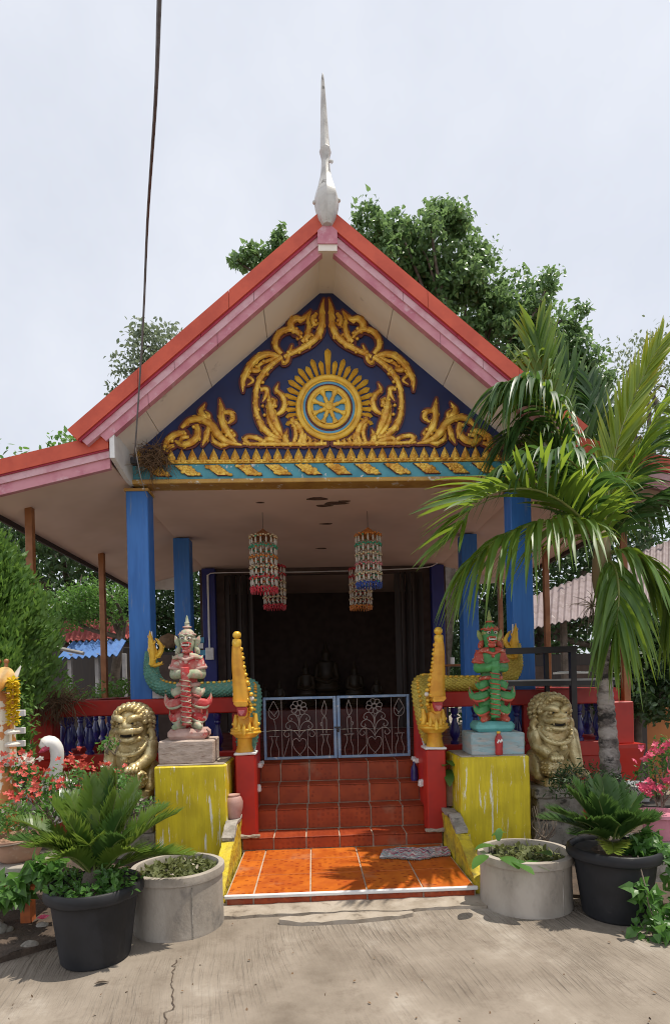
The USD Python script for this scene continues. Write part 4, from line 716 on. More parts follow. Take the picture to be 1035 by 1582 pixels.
# red soda bottle on the right plinth
b = thing('soda_bottle', 'small red soda bottle with white mark standing before the green guardian', 'bottle', (1.372, .925, .897))
part(b, 'bottle_body', lathe([(.0, 0), (.03, .002), (.034, .02), (.031, .05), (.034, .09), (.035, .13), (.028, .155), (.015, .18), (.013, .19), (0, .19)], 14), M['wine'], smooth=40)
part(b, 'cap', lathe([(0, .188), (.016, .188), (.016, .205), (0, .206)], 12), M['gold2'])
part(b, 'label_mark', tube(spline([(-.02, -.030, .105), (-.008, -.036, .135), (.004, -.036, .11), (.014, -.034, .138), (.022, -.030, .12)], 10), .006, 5), M['plastic_w'])
# ================================================================ lions
def lion(loc, label, flip, plinth):
    t = thing('guardian_lion', label, 'lion statue', loc); s = .00077; f = mirror if flip else (lambda m: m)
    p = lambda x, y, d=0.: np.array([(x-420)*s, d, (1280-y)*s])
    def Q(n, m, mt='lion', **k): part(t, n, f(m), M[mt], smooth=True, **k)
    part(t, 'base_slab', jitter(sub(box(p(240, 0)[0], p(660, 0)[0], -.17, .22, 0, .085, .012), .05), .006, 9), M['lion'], smooth=40)
    if plinth: part(t, 'rough_plinth', cat(jitter(sub(box(-.24, .24, -.20, .26, -.10, -.002, .015), .05), .014, 8, 3), jitter(sub(box(-.22, .22, -.19, .25, -.30, -.10, .015), .05), .016, 8, 4), jitter(sub(box(-.25, .25, -.21, .27, -.60, -.30, .02), .06), .02, 7, 5)), M['stone'], smooth=50)
    Q('body', bones([(p(430, 620, 0), (.17, .15, .16), p(430, 800, .02), (.175, .17, .16)), (p(430, 800, .02), (.175, .17, .16), p(430, 1010, .10), (.20, .17, .15)), (p(430, 1010, .10), .18, p(430, 1120, .12), .17), (p(430, 560), .15, p(420, 420, -.02), .15)], .03, 8))
    for q, (e, h, r) in ((-1, ((215, 790, -.06), (330, 905, -.17), .052)), (1, ((660, 830, -.06), (685, 1040, -.11), .050))):
        Q('foreleg', bones([(p(430+q*205, 660, -.01), .085, p(*e), .066), (p(*e), .066, p(*h), r*.92), ((p(*h)), r*.92, p(h[0], h[1]+(20 if q < 0 else 60), h[2]-.03), r)], .02, 5))
        bx, by, bd = (345, 900, -.195) if q < 0 else (690, 1105, -.15)
        Q('paw', cat(bones([(p(bx, by, bd), .05, p(bx, by+15, bd-.02), .046)], .02, 3), [tube(spline([p(bx-52+k*34, by-8, bd-.03), p(bx-56+k*37, by+18, bd-.064), p(bx-58+k*39, by+52, bd-.062)], 6), [.022, .023, .022, .02, .015, .006], 7) for k in range(4)]))
        Q('haunch', bones([(p(430+q*200, 1000, .08), (.075, .13, .12), p(430+q*225, 1120, .0), (.06, .12, .06)), (p(430+q*225, 1140, -.02), .05, p(430+q*225, 1150, -.09), .045)], .025, 5))
        Q('shoulder_curl', cat([ball(p(430+q*(238+12*math.cos(k)), 590+k*42, .02), .034, 1) for k in range(4)]))
        Q('ear', tube(spline([p(410+q*150, 330, -.05), p(410+q*175, 280, -.06), p(410+q*192, 235, -.06)], 6), [.035, .038, .036, .03, .02, .003], 7))
        Q('jowl_curl', cat(tube(spline([p(415+q*185, 470, -.04), p(415+q*225, 500, -.03), p(415+q*235, 560, -.03), p(415+q*205, 610, -.05), p(415+q*170, 580, -.07), p(415+q*180, 540, -.08)], 18), np.linspace(.042, .018, 18), 8)))
        Q('eye', ball(p(415+q*78, 378, -.185), (.032, .022, .024), 2)); part(t, 'pupil', f(ball(p(415+q*74, 382, -.207), (.012, .006, .012), 1)), M['ink'])
        Q('brow', tube(spline([p(415+q*22, 362, -.215), p(415+q*70, 326, -.215), p(415+q*140, 322, -.15), p(415+q*172, 372, -.11)], 10), [.022, .030, .034, .036, .036, .034, .030, .025, .018, .008], 7))
    Q('head', bones([(p(415, 340, -.02), (.15, .14, .13), p(415, 420, -.05), (.135, .12, .10)), (p(415, 410, -.10), (.10, .09, .055), p(415, 430, -.15), (.09, .06, .04)), (p(415, 510, -.08), (.085, .08, .05), p(415, 560, -.06), (.08, .07, .05))], .02, 6))
    Q('nose', bones([(p(370, 414, -.215), .032, p(460, 414, -.215), .032), (p(415, 350, -.19), .028, p(415, 402, -.225), .034)], .012, 3))
    Q('lip', tube(spline([p(262, 425, -.09), p(300, 470, -.16), p(355, 462, -.215), p(415, 470, -.228), p(475, 462, -.215), p(530, 470, -.16), p(568, 425, -.09)], 24), [.012, .02]+[.034]*20+[.02, .012], 8))
    part(t, 'mouth', f(hull([p(x, y, d) for x, y, d in ((300, 480, -.13), (530, 480, -.13), (500, 556, -.12), (330, 556, -.12), (335, 482, -.200), (495, 482, -.200), (475, 552, -.185), (355, 552, -.185))])), M['ink'])
    Q('lower_lip', cat(tube(spline([p(298, 515, -.11), p(345, 562, -.185), p(415, 574, -.205), p(485, 562, -.185), p(532, 515, -.11)], 16), .025, 7), [ball(p(415+k*42, 604+abs(k)*-12, -.165), .028, 1) for k in (-3, -2, -1, 0, 1, 2, 3)], [tube([p(415+q*72, 484, -.212), p(415+q*74, 528, -.212)], [.015, .003], 6) for q in (-1, 1)]))
    mc = []
    for row, (rad, yy, dd, n, a0, a1) in enumerate(((212, 380, -.04, 14, -.22, pi+.22), (178, 365, -.10, 13, -.0, pi), (215, 385, .06, 15, -.3, pi+.3), (150, 345, -.14, 9, .3, pi-.3), (190, 370, .13, 13, -.2, pi+.2))):
        for k in range(n):
            a = a0+(a1-a0)*k/(n-1); x, y = 415+rad*cos(a), yy-rad*sin(a)*1.0; mc.append((x, y, dd))
    for x, y, d in mc: Q('mane_curl', cat(ball(p(x, y, d), .031, 1), ball(p(x, y, d-.022), .017, 1)))
    Q('collar', tube(spline([p(225, 600, -.06), p(270, 690, -.13), p(340, 735, -.165), p(430, 750, -.178), p(520, 735, -.165), p(595, 690, -.13), p(640, 600, -.06)], 26), .024, 8))
    Q('collar_rosette', cat([ball(p(430+q*k*46, 742-k*k*7, -.188+.004*k*k), .017, 1) for q in (-1, 1) for k in (1, 2, 3)]), kind='stuff')
    Q('bell', ball(p(465 if not flip else 450, 800, -.195), .034, 2))
    Q('embroidered_ball', cat(jitter(ball(p(330, 1035, -.15), (.095, .095, .10), 3), .014, 26, 6), [ball(p(330, 1035, -.15)+np.array([cos(a)*cos(e), -abs(sin(a)*cos(e)), sin(e)])*.093, .016, 1) for a in np.linspace(.2, 3, 8) for e in (-.5, 0, .45)]))
    Q('foot', cat([tube(spline([p(520+k*32, 1130, -.05), p(525+k*34, 1140, -.13), p(528+k*34, 1165, -.155)], 6), [.024, .024, .022, .02, .015, .006], 7) for k in range(3)]))
    Q('tail', cat(ball(p(95, 780, .12), .045, 2), ball(p(75, 860, .12), .04, 2), tube(spline([p(200, 1050, .2), p(120, 950, .18), p(95, 800, .14)], 8), .035, 8)))
    return t
lion((-1.915, 1.36, .55), 'gilded guardian lion on a stone block, bell at its chest, behind the left plinth', True, True)
lion((2.02, 1.36, .545), 'gilded guardian lion on a rough stone plinth between the right plinth and the palm', False, True)
# ================================================================ hanging bead mobiles
def mobile(px, py0, py1, Y, cols, capm, label, r=.155, n=15):
    a, b = W(px, py0, Y), W(px, py1, Y); H = a[2]-b[2]; t = thing('bead_mobile', label, 'hanging ornament', (a[0], Y, b[2]))
    cone = lathe([(r*.95, H*.86), (r*1.03, H*.865), (r*.5, H*.93), (.006, H), (0, H)], 18); part(t, 'cone_cap', cone, M[capm], smooth=30)
    part(t, 'cord', tube([(0, 0, H), (0, 0, ZC-b[2])], .003, 4), M['black'])
    wb, sm = [], []
    bead = lathe([(0, 0), (.008, .004), (.012, .022), (.008, .042), (0, .045)], 6); rgm = np.random.default_rng(int(px))
    levels = np.linspace(.06, .86, 6)
    for k in range(n):
        an = k/n*2*pi; x, y = r*cos(an), r*sin(an); sag = (.03*rgm.random())
        for i in range(5):
            z0, z1 = levels[i]*H, levels[i+1]*H; wb.append(move(bead, (x, y, z0+.25*(z1-z0)), s=(1.0, 1.0, .6*(z1-z0)/.045)))
            sm += [ball((x, y, z0+.1*(z1-z0)), .0115, 1), ball((x, y, z1-.08*(z1-z0)), .0115, 1)]
    part(t, 'white_beads', cat(wb), M['c_ivory'], kind='stuff')
    for j_, c_ in enumerate(('brown', cols[1], cols[2])): part(t, 'link_beads', cat(sm[j_::3]), M[c_], kind='stuff')
    for i, c in enumerate(cols):
        z = levels[-1-i]*H if i < 6 else 0; rr = r*(1.06 if i < 5 else 1.03)
        seg = [ball((rr*cos(q), rr*sin(q), z+.010*sin(q*n)), (.014, .014, .012 if i < 5 else .016), 1) for q in np.arange(34)/34*2*pi]
        part(t, 'bead_ring', cat(seg), M[c], smooth=True)
    tas = [tube([(r*cos(q), r*sin(q), .05*H), (r*1.02*cos(q), r*1.02*sin(q), -.0-.012*rgm.random())], [.011, .007], 5) for q in np.arange(26)/26*2*pi]
    part(t, 'tassels', cat(tas), M[cols[-1]], kind='stuff')
M['c_ivory'] = mat('bead_ivory', (.62, .57, .48), .45); M['c_green'] = mat('bead_green', (.05, .36, .2), .4); M['c_orange'] = mat('bead_orange', (.6, .2, .03), .4); M['c_red'] = mat('bead_red', (.55, .03, .05), .4); M['c_cream'] = mat('bead_cream', (.62, .5, .3), .5); M['c_blue'] = mat('bead_blue', (.03, .07, .3), .5); M['c_pink'] = mat('bead_pink', (.6, .2, .22), .5)
mobile(406, 817, 916, 2.9, ['c_cream', 'c_green', 'c_orange', 'c_cream', 'c_red', 'c_red'], 'brown', 'bead mobile with brown cone top and red fringe, hanging front left')
mobile(568, 815, 908, 2.9, ['c_orange', 'c_green', 'c_cream', 'c_pink', 'c_cream', 'c_blue'], 'c_orange', 'bead mobile with orange top and dark blue fringe, hanging front right', .148)
mobile(423, 866, 941, 4.4, ['c_red', 'c_red', 'c_cream', 'c_cream', 'c_cream', 'c_red'], 'wine', 'dim bead mobile with crimson fringe, partly behind the front left one')
mobile(556, 870, 942, 4.4, ['c_red', 'c_red', 'c_cream', 'c_cream', 'c_cream', 'c_orange'], 'wine', 'dim bead mobile with orange fringe, partly behind the front right one')
# ================================================================ concrete tubs with water plants
def tub(px, loc, r, h, label, flip):
    t = thing('concrete_tub', label, 'tub', loc)
    w = lambda a: .012*np.sin(2*a+1)+.006*np.sin(5*a)
    part(t, 'tub_wall', lathe([(0, 0), (r*.985, 0), (r*.99, .02), (r*.975, h*.5), (r*.98, h-.055), (r*1.02, h-.05), (r*1.03, h-.03), (r*1.02, h), (r*.9, h+.003), (r*.88, h-.02), (r*.87, h-.12), (0, h-.13)], 56, w), M['concrete'], smooth=35)
    sa = -1.05; part(t, 'joint_seam', tube([(r*k_*cos(sa), r*k_*sin(sa), z_h) for k_, z_h in ((.985, .01), (.978, h*.5), (.982, h-.07))], .004, 4), M['stone'])
    part(t, 'water', lathe([(0, h-.06), (r*.875, h-.06), (r*.875, h-.055), (0, h-.055)], 40), M['water'])
    return t
tub(0, (-1.15, -.24, 0), .288, .385, 'round concrete tub full of water weed, left of the landing', 0)
tub(0, (1.205, -.10, 0), .31, .36, 'round concrete tub with broad leaves over its rim, right of the landing', 1)
rg = np.random.default_rng(11)
def floating(c, r, n, size, kind, zj, seed):
    q = np.random.default_rng(seed); a = q.random(n)*2*pi; rr = r*q.random(n)**.5; p = np.stack([c[0]+rr*np.cos(a), c[1]+rr*np.sin(a), c[2]+zj*q.random(n)*(1.2-rr/r)], 1); return leaves(kind, p, q, size, up=1.6, drop=.1)
t = thing('water_weed', 'matted water weed filling the left concrete tub', 'water plant'); part(t, 'weed', floating((-1.15, -.24, .335), .25, 900, .045, 'oval', .055, 1), M['moss'], kind='stuff'); part(t, 'pale_leaves', floating((-1.12, -.22, .362), .17, 26, .036, 'oval', .02, 2), M['cement'], kind='stuff')
t = thing('water_plant', 'broad green leaves hanging over the rim of the right concrete tub', 'water plant'); part(t, 'weed', floating((1.22, -.06, .305), .26, 420, .05, 'oval', .03, 3), M['moss'], kind='stuff')
def bigleaf(p, d, L, w, m, parent, name='leaf', curl=.35, lobes=0):
    p = np.asarray(p, float); d = np.asarray(d, float); d /= np.linalg.norm(d); s = np.cross(d, [0, 0, 1.]); s /= np.linalg.norm(s)+1e-9; n = 9
    tt = np.linspace(0, 1, n); c = p+np.outer(tt*L, d)+np.outer(-curl*L*tt**2, [0, 0, 1.]); wd = w*np.sin(pi*np.clip(tt*.93+.05, 0, 1))**.7*(1-.25*tt)*(1+lobes*np.cos(tt*18))
    up = np.cross(s, d); V = np.vstack([c+s*wd[:, None]+up*.12*wd[:, None], c, c-s*wd[:, None]+up*.12*wd[:, None]]); i = np.arange(n-1); F_ = np.vstack([np.stack([i, i+1, i+n+1], 1), np.stack([i, i+n+1, i+n], 1), np.stack([i+n, i+n+1, i+2*n+1], 1), np.stack([i+n, i+2*n+1, i+2*n], 1)])
    return part(parent, name, T(V, F_), m, smooth=True)
for px, py, Y, dx, dy, dz, L, w in ((765, 1308, -.1, -1, -.3, .35, .17, .05), (775, 1325, -.30, .5, -1, .1, .15, .065), (790, 1330, -.34, .8, -1, .0, .16, .06), (752, 1322, -.25, -1, -.8, .0, .16, .05), (812, 1332, -.33, 1, -.6, .1, .15, .055), (770, 1300, .0, .2, .4, 1, .14, .03), (760, 1292, .05, .9, .1, .5, .13, .03), (830, 1318, -.2, .3, -.6, .3, .13, .06)):
    bigleaf(W(px, py, Y), (dx, dy, dz), L, w, M['herb'], t)
# ================================================================ black pots with cycads
def black_pot(loc, r, h, label):
    t = thing('black_pot', label, 'plant pot', loc); w = lambda a: .012*np.sin(3*a)+.008*np.sin(7*a+1)
    part(t, 'pot_body', lathe([(0, 0), (r*.66, 0), (r*.70, .012), (r*.80, h*.5), (r*.875, h-.06), (r*.86, h-.05), (r*.84, h-.03), (0, h-.05)], 44), M['blackplastic'], smooth=35)
    part(t, 'rim', lathe([(r*.86, h-.075), (r*.97, h-.07), (r*1.0, h-.055), (r*1.0, h-.03), (r*.975, h-.005), (r*.92, h), (r*.865, h-.02), (r*.86, h-.075)], 60, w), M['blackplastic'], smooth=60)
    part(t, 'earth', lathe([(0, h-.03), (r*.86, h-.045), (r*.86, h-.05), (0, h-.05)], 24), M['soil'])
    return t
black_pot((-1.53, -.66, 0), .272, .435, 'big black plastic pot at lower left holding a cycad and leafy herbs')
black_pot((1.70, -.36, 0), .288, .45, 'big black plastic pot at lower right with vine leaves in front')
def cycad_frond(base, az, elv, L, droop, rng, w=.13, n=46, twist=0):
    d = np.array([cos(az)*cos(elv), sin(az)*cos(elv), sin(elv)]); tt = np.linspace(0, 1, 24); P = np.asarray(base)+np.outer(tt*L, d)+np.outer(-droop*L*tt**2.2, [0, 0, 1.])
    side = np.cross(d, [0, 0, 1.]); side /= np.linalg.norm(side)+1e-9
    ra = tube(P, np.linspace(.009, .002, 24), 5)
    q = np.linspace(.14, 1, n); pos, dr, nr, ln = [], [], [], []
    for s in (-1, 1):
        for x in q:
            p = np.array([np.interp(x, tt, P[:, k]) for k in range(3)]); x2 = min(1, x+.03); tg = np.array([np.interp(x2, tt, P[:, k])-np.interp(x2-.05, tt, P[:, k]) for k in range(3)]); tg /= np.linalg.norm(tg)+1e-9
            up = np.cross(side, tg); e = s*side*(.85-.25*x)+tg*(.5+.6*x)+up*.34; e += rng.normal(size=3)*.05; pos.append(p); dr.append(e); nr.append(up-s*side*.2); ln.append(w*(.55+.7*sin(pi*min(1, x*.86+.12)))*(1-.15*rng.random()))
    lv, lf = LEAF['needle']; lv = lv*np.array([.55, 1, .4])
    return ra, scatter(lv, lf, pos, frames(np.array(dr), np.array(nr)), ln)
def cycad(loc, label, seed, specs, dark):
    t = thing('cycad', label, 'cycad'); q = np.random.default_rng(seed)
    part(t, 'trunk', jitter(lathe([(0, -.05), (.07, -.05), (.085, .03), (.07, .10), (.03, .13), (0, .13)], 14), .02, 22), M['bark']); t.GetAttribute('xformOp:translate').Set(Gf.Vec3d(*map(float, loc)))
    for az, elv, L, dr, mt in specs:
        ra, lf = cycad_frond((.03*cos(az), .03*sin(az), .09), az, elv, L, dr, q)
        fr = part(t, 'frond', lf, M[mt]); part(fr, 'stalk', ra, M['cyrachis'])
q = np.random.default_rng(4)
specs = [(math.radians(a)+q.normal()*.12, math.radians(min(82, e+9+q.normal()*6)), L*(.88+.24*q.random()), d*1.25, ('cycad', 'cycad_mid', 'cycad_mid')[q.integers(3)]) for a, e, L, d in ((175, 38, .62, .22), (160, 55, .62, .2), (140, 60, .6, .15), (110, 68, .58, .1), (80, 66, .6, .1), (60, 60, .62, .12), (35, 55, .62, .15), (15, 40, .60, .2), (0, 28, .55, .22), (-20, 32, .5, .3), (-45, 45, .48, .3), (-80, 55, .45, .35), (-110, 50, .46, .35), (-140, 45, .5, .3), (195, 40, .6, .28), (120, 78, .55, .06), (45, 74, .58, .06), (220, 50, .5, .3), (-60, 70, .5, .2), (-130, 70, .5, .15), (100, 58, .62, .15), (150, 48, .62, .2), (30, 46, .6, .2), (70, 76, .6, .06), (-95, 74, .46, .12), (-20, 62, .5, .18), (185, 62, .56, .14), (5, 64, .56, .14))]
cycad((-1.53, -.62, .375), 'dark green cycad fanning out of the lower left black pot', 31, specs, 0)
specs = [(math.radians(a)+q.normal()*.08, math.radians(e), L, d, 'cycad') for a, e, L, d in ((180, 40, .56, .2), (165, 60, .55, .15), (150, 30, .55, .25), (130, 62, .55, .1), (100, 70, .52, .08), (75, 66, .52, .1), (50, 60, .52, .1), (25, 48, .5, .15), (5, 35, .45, .2), (-20, 45, .42, .25), (-50, 50, .42, .3), (-75, 60, .42, .3), (-105, 55, .40, .35), (-135, 50, .45, .3), (200, 42, .52, .25), (-150, 30, .48, .25), (90, 80, .5, .05), (220, 65, .48, .15))]+[(math.radians(-115), math.radians(12), .26, .25, 'cycad_new')]
specs = [(a, e, L*.82, d, m_) for a, e, L, d, m_ in specs]
cycad((1.70, -.33, .38), 'very dark cycad in the lower right black pot with one yellowing frond', 32, specs, 1)
def herbs(name, label, cat_, blobs, per, size, mt, seed, kind='oval', stems=0, extra=None, sub_r=.3, var=.35):
    q = np.random.default_rng(seed); t = thing(name, label, cat_); P, O = clumps(blobs, per, q, sub_r)
    part(t, 'foliage', leaves(kind, P, q, size, up=.7, out=O*.5, var=var), M[mt], kind='stuff')
    if stems:
        S = []
        for c, r, n in blobs:
            c, r = np.asarray(c, float), np.broadcast_to(np.asarray(r, float), 3)
            for k in range(stems):
                e = q.normal(size=3); e /= np.linalg.norm(e); e[2] = abs(e[2]); b = c-np.array([0, 0, r[2]*1.1])+q.normal(size=3)*r*.15; S.append(tube(spline([b, (b+c+e*r)/2+q.normal(size=3)*.02, c+e*r*.95], 6), np.linspace(.007, .002, 6), 4))
        part(t, 'twigs', cat(S), M['stem'], kind='stuff')
    return t
herbs('pot_herb', 'fresh green leafy herb growing round the left cycad in its pot', 'plant', [((-1.55, -.80, .42), (.17, .07, .04), 40), ((-1.39, -.70, .45), (.10, .10, .07), 45), ((-1.68, -.60, .43), (.07, .1, .05), 20)], 6, .042, 'herb', 41, sub_r=.25)
herbs('pot_herb', 'leafy green herb round the right cycad at the pot edge', 'plant', [((1.84, -.46, .44), (.10, .08, .06), 30), ((1.94, -.35, .45), (.08, .1, .08), 26)], 6, .055, 'herb', 42, kind='heart')
t = thing('creeping_vine', 'vine with lobed leaves climbing the front of the lower right black pot', 'vine')
q = np.random.default_rng(43); P, O = clumps([((1.78, -.72, .05), (.15, .10, .06), 26), ((1.90, -.62, .10), (.12, .1, .1), 22), ((1.71, -.68, .26), (.07, .03, .06), 9), ((2.02, -.55, .32), (.1, .08, .16), 26)], 4, q, .3); part(t, 'leaf_cluster', leaves('heart', P, q, .062, up=.6, out=O*.3+np.array([0, -.5, 0])), M['herb'], kind='stuff'); part(t, 'vine_stem', wire([(1.72, -.6, .45), (1.71, -.69, .3), (1.75, -.70, .12), (1.9, -.7, .05)], .004), M['stem'])
# ================================================================ flowering shrubs, giraffe, swan and pots at the left
def shrub(label, blobs, fl, seed, fmat='flower', nleaf=5, leaf='herb', fs=.025, cat_='flowering shrub'):
    q = np.random.default_rng(seed); t = thing('flowering_shrub', label, cat_); S = []; P, O = clumps(blobs, nleaf, q, .22, .4)
    part(t, 'foliage', leaves('oval', P, q, .038, up=.6, out=O*.4), M[leaf], kind='stuff')
    for c, r, n in blobs:
        c, r = np.asarray(c, float), np.broadcast_to(np.asarray(r, float), 3)
        for k in range(max(5, n//4)):
            e = q.normal(size=3); e /= np.linalg.norm(e); e[2] = abs(e[2])*.8; b = c-np.array([0, 0, r[2]*1.4])+q.normal(size=3)*r*.2; S.append(tube(spline([b, (b+c+e*r)/2+q.normal(size=3)*.03, c+e*r], 7), np.linspace(.008, .0025, 7), 4))
    part(t, 'stems', cat(S), M['stem'], kind='stuff')
    lv, lf = LEAF['petal']
    for c, r, n in fl:
        cc = np.asarray(c)+q.normal(size=(n, 3))*np.asarray(r)*.75; pos, dd, nn, sz = [], [], [], []
        for p in cc:
            ax = q.normal(size=3)+np.array([0, -.8, .8]); ax /= np.linalg.norm(ax); u = np.cross(ax, [1, .3, .2]); u /= np.linalg.norm(u); v = np.cross(ax, u)
            for k in range(5):
                a = k*2*pi/5; e = cos(a)*u+sin(a)*v+.35*ax; pos.append(p); dd.append(e); nn.append(ax); sz.append(fs*(.8+.5*q.random()))
        part(t, 'flower_cluster', scatter(lv, lf, pos, frames(np.array(dd), np.array(nn)), sz), M[fmat], kind='stuff')
    return t
def B(px, py, Y, r): return (W(px, py, Y), r)
def bl(*L): return [(W(px, py, Y), r, n) for px, py, Y, r, n in L]
shrub('sprawling thorny shrub with red flowers before the swan planter', bl((120, 1215, .2, (.20, .15, .16), 90), (75, 1230, .1, (.18, .12, .14), 60), (170, 1225, .25, (.2, .15, .16), 80)),
      bl((30, 1190, .1, (.14, .08, .05), 16), (52, 1168, .3, (.08, .05, .03), 8), (60, 1195, .15, (.05, .05, .04), 9), (38, 1227, .0, (.07, .05, .05), 16), (90, 1225, 0, (.035, .03, .05), 8), (105, 1240, .0, (.05, .03, .03), 7), (98, 1208, .1, (.04, .04, .04), 6), (125, 1180, .3, (.12, .05, .04), 18), (150, 1185, .3, (.12, .05, .05), 18), (135, 1215, .2, (.06, .04, .04), 8), (110, 1170, .3, (.05, .05, .03), 8), (18, 1170, .25, (.07, .06, .03), 9), (60, 1220, .0, (.05, .05, .04), 8)), 51)
shrub('tangled twiggy shrub with sparse leaves before the left guardian lion', bl((180, 1215, .55, (.14, .12, .12), 30), (210, 1245, .5, (.16, .12, .10), 46), (168, 1150, .6, (.09, .08, .05), 14), (150, 1240, .4, (.12, .12, .1), 36)), bl((160, 1190, .5, (.06, .04, .04), 6), (215, 1240, .4, (.05, .04, .03), 5)), 52, 'flowerwhite', 5, 'herb', .022)
shrub('low shrub with white flowers left of the swan planter', bl((30, 1185, .4, (.12, .1, .08), 40), (40, 1200, .35, (.1, .1, .08), 30)), bl((30, 1178, .3, (.09, .05, .02), 16), (45, 1172, .3, (.05, .05, .02), 8)), 53, 'flowerwhite', 4, 'herb', .03)
shrub('potted shrub with pink flowers at the right edge', bl((1015, 1200, .5, (.14, .12, .15), 60), (1030, 1160, .5, (.1, .1, .12), 40)), bl((1010, 1165, .4, (.07, .05, .05), 14), (1028, 1150, .4, (.06, .04, .04), 12), (1012, 1215, .35, (.08, .05, .05), 16), (1000, 1228, .35, (.05, .05, .03), 8), (1032, 1200, .35, (.05, .05, .05), 9)), 54, 'flowerpink', 4, 'herb', .032)
herbs('creeping_plant', 'low green plant spilling from the terracotta bowl at the left edge', 'plant', [(W(20, 1262, -.1), (.20, .13, .07), 80)], 6, .035, 'hedge', 55, sub_r=.25)
# swan planter
t = thing('swan_planter', 'white plaster swan planter behind the red flowers', 'planter')
sw = [W(75, 1156, .55), W(70, 1150, .55), W(80, 1148, .56), W(88, 1160, .58), W(87, 1185, .60), W(78, 1210, .6), W(84, 1240, .62), W(100, 1262, .66)]
part(t, 'neck', tube(spline(sw, 26), np.r_[np.linspace(.03, .052, 5), np.linspace(.055, .05, 9), np.linspace(.052, .10, 12)], 12), M['plastic_w'], smooth=50)
part(t, 'beak', tube([W(76, 1153, .54), W(66, 1160, .51), W(60, 1164, .50)], [.026, .018, .004], 8), M['flowerpink'])
bc = W(118, 1235, .78); part(t, 'bowl', move(lathe([(0, -.16), (.12, -.15), (.2, -.05), (.24, .06), (.22, .075), (.18, .03), (0, .0)], 24), bc, s=(1, .8, 1)), M['plastic_w'], smooth=40)
for k in range(9):
    a = W(96+k*6.2, 1200-8*sin(k*.4)+k*3, .58-.006*k); b = W(100+k*5.5, 1250+k*2, .56); part(t, 'wing_feather', tube(spline([a, (a+b)/2+np.array([.01, -.03, 0]), b], 7), [.004, .017, .02, .021, .02, .014, .004], 8), M['plastic_w'], smooth=True)
part(t, 'earth', move(lathe([(0, .03), (.19, .03), (.19, .025), (0, .025)], 16), bc), M['soil'])
# giraffe statue with garland
M['giraffe'] = mat('giraffe_patches', (.66, .60, .48), .5, (.50, .19, .05), s=8, lo=.47, hi=.50)
M['giraffe_o'] = mat('giraffe_orange', (.58, .28, .06), .5, (.66, .48, .2), s=5)
t = thing('giraffe_statue', 'white and orange giraffe statue at the left edge wearing a marigold garland', 'statue')
g0 = W(14, 1060, .35)
part(t, 'neck', bones([((g0[0]-.06, .42, .45), .10, (g0[0]-.06, .40, 1.0), .075), ((g0[0]-.06, .40, 1.0), .075, (g0[0]-.04, .36, 1.50), .06)], .03, 4), M['giraffe'], smooth=True)
part(t, 'head', bones([(W(8, 1043, .36), .062, W(-8, 1062, .22), .05), (W(-8, 1062, .22), .05, W(-25, 1078, .12), .04)], .02, 4), M['giraffe_o'], smooth=True)
part(t, 'ear', hull([W(20, 1047, .37), W(26, 1050, .34), W(33, 1030, .36), W(32, 1028, .38), W(28, 1049, .39), W(22, 1040, .40)]), M['plastic_w'])
part(t, 'ear', hull([W(-8, 1047, .37), W(-14, 1050, .34), W(-22, 1030, .36), W(-20, 1028, .38), W(-15, 1049, .39)]), M['plastic_w'])
h1 = W(9, 1038, .36); h2 = W(10, 1022, .37); part(t, 'horn', cat(tube([h1, h2], [.016, .012], 8), ball(h2, .02, 1)), M['brown'])
part(t, 'horn', cat(tube([h1+[-.07, .02, 0], h2+[-.07, .02, 0]], [.016, .012], 8), ball(h2+[-.07, .02, 0], .02, 1)), M['brown'])
gb = thing('marigold_garland', 'yellow marigold garland hanging from the giraffe statue', 'garland')
rr = np.random.default_rng(8); pos, dd, nn = [], [], []
for k in range(15):
    c = W(20+rr.normal()*.4, 1052+k*4.6, .29)
    for j in range(16):
        a = j/16*2*pi; e = np.array([cos(a), sin(a), .35*rr.normal()]); pos.append(c+e*.008); dd.append(e); nn.append(np.array([0, 0, 1.])+rr.normal(size=3)*.3)
part(gb, 'blossoms', scatter(*LEAF['petal'], pos, frames(np.array(dd), np.array(nn)), np.full(len(pos), .046)), M['marigold'], kind='stuff')
for k, (py, s) in enumerate(((1131, .05), (1150, .055))): part(gb, 'white_tassel', move(lathe([(0, -.02), (.05, -.015), (.055, 0), (.03, .018), (0, .02)], 12, lambda a: .2*np.sin(6*a)), W(19, py, .29)), M['flowerwhite'])
part(gb, 'thread', tube([W(20, 1050, .29), W(20, 1175, .29)], .006, 5), M['giraffe_o'])
# white fence panel / chair behind the giraffe
t = thing('white_stand', 'white wooden slatted stand behind the flowers at the left edge', 'stand')
for x0, y0, x1, y1 in ((-3, 1075, 2, 1280), (18, 1195, 22, 1290)): a, b = W(x0, y0, .6), W(x1, y1, .6); part(t, 'post', box(a[0], a[0]+.05, .6, .65, 0, a[2], .004), M['white'])
for py in (1103, 1130, 1150, 1210): a = W(-5, py, .585); part(t, 'slat', box(a[0]-.25, a[0]+.22, .575, .599, a[2]-.025, a[2]+.025, .004), M['white'])
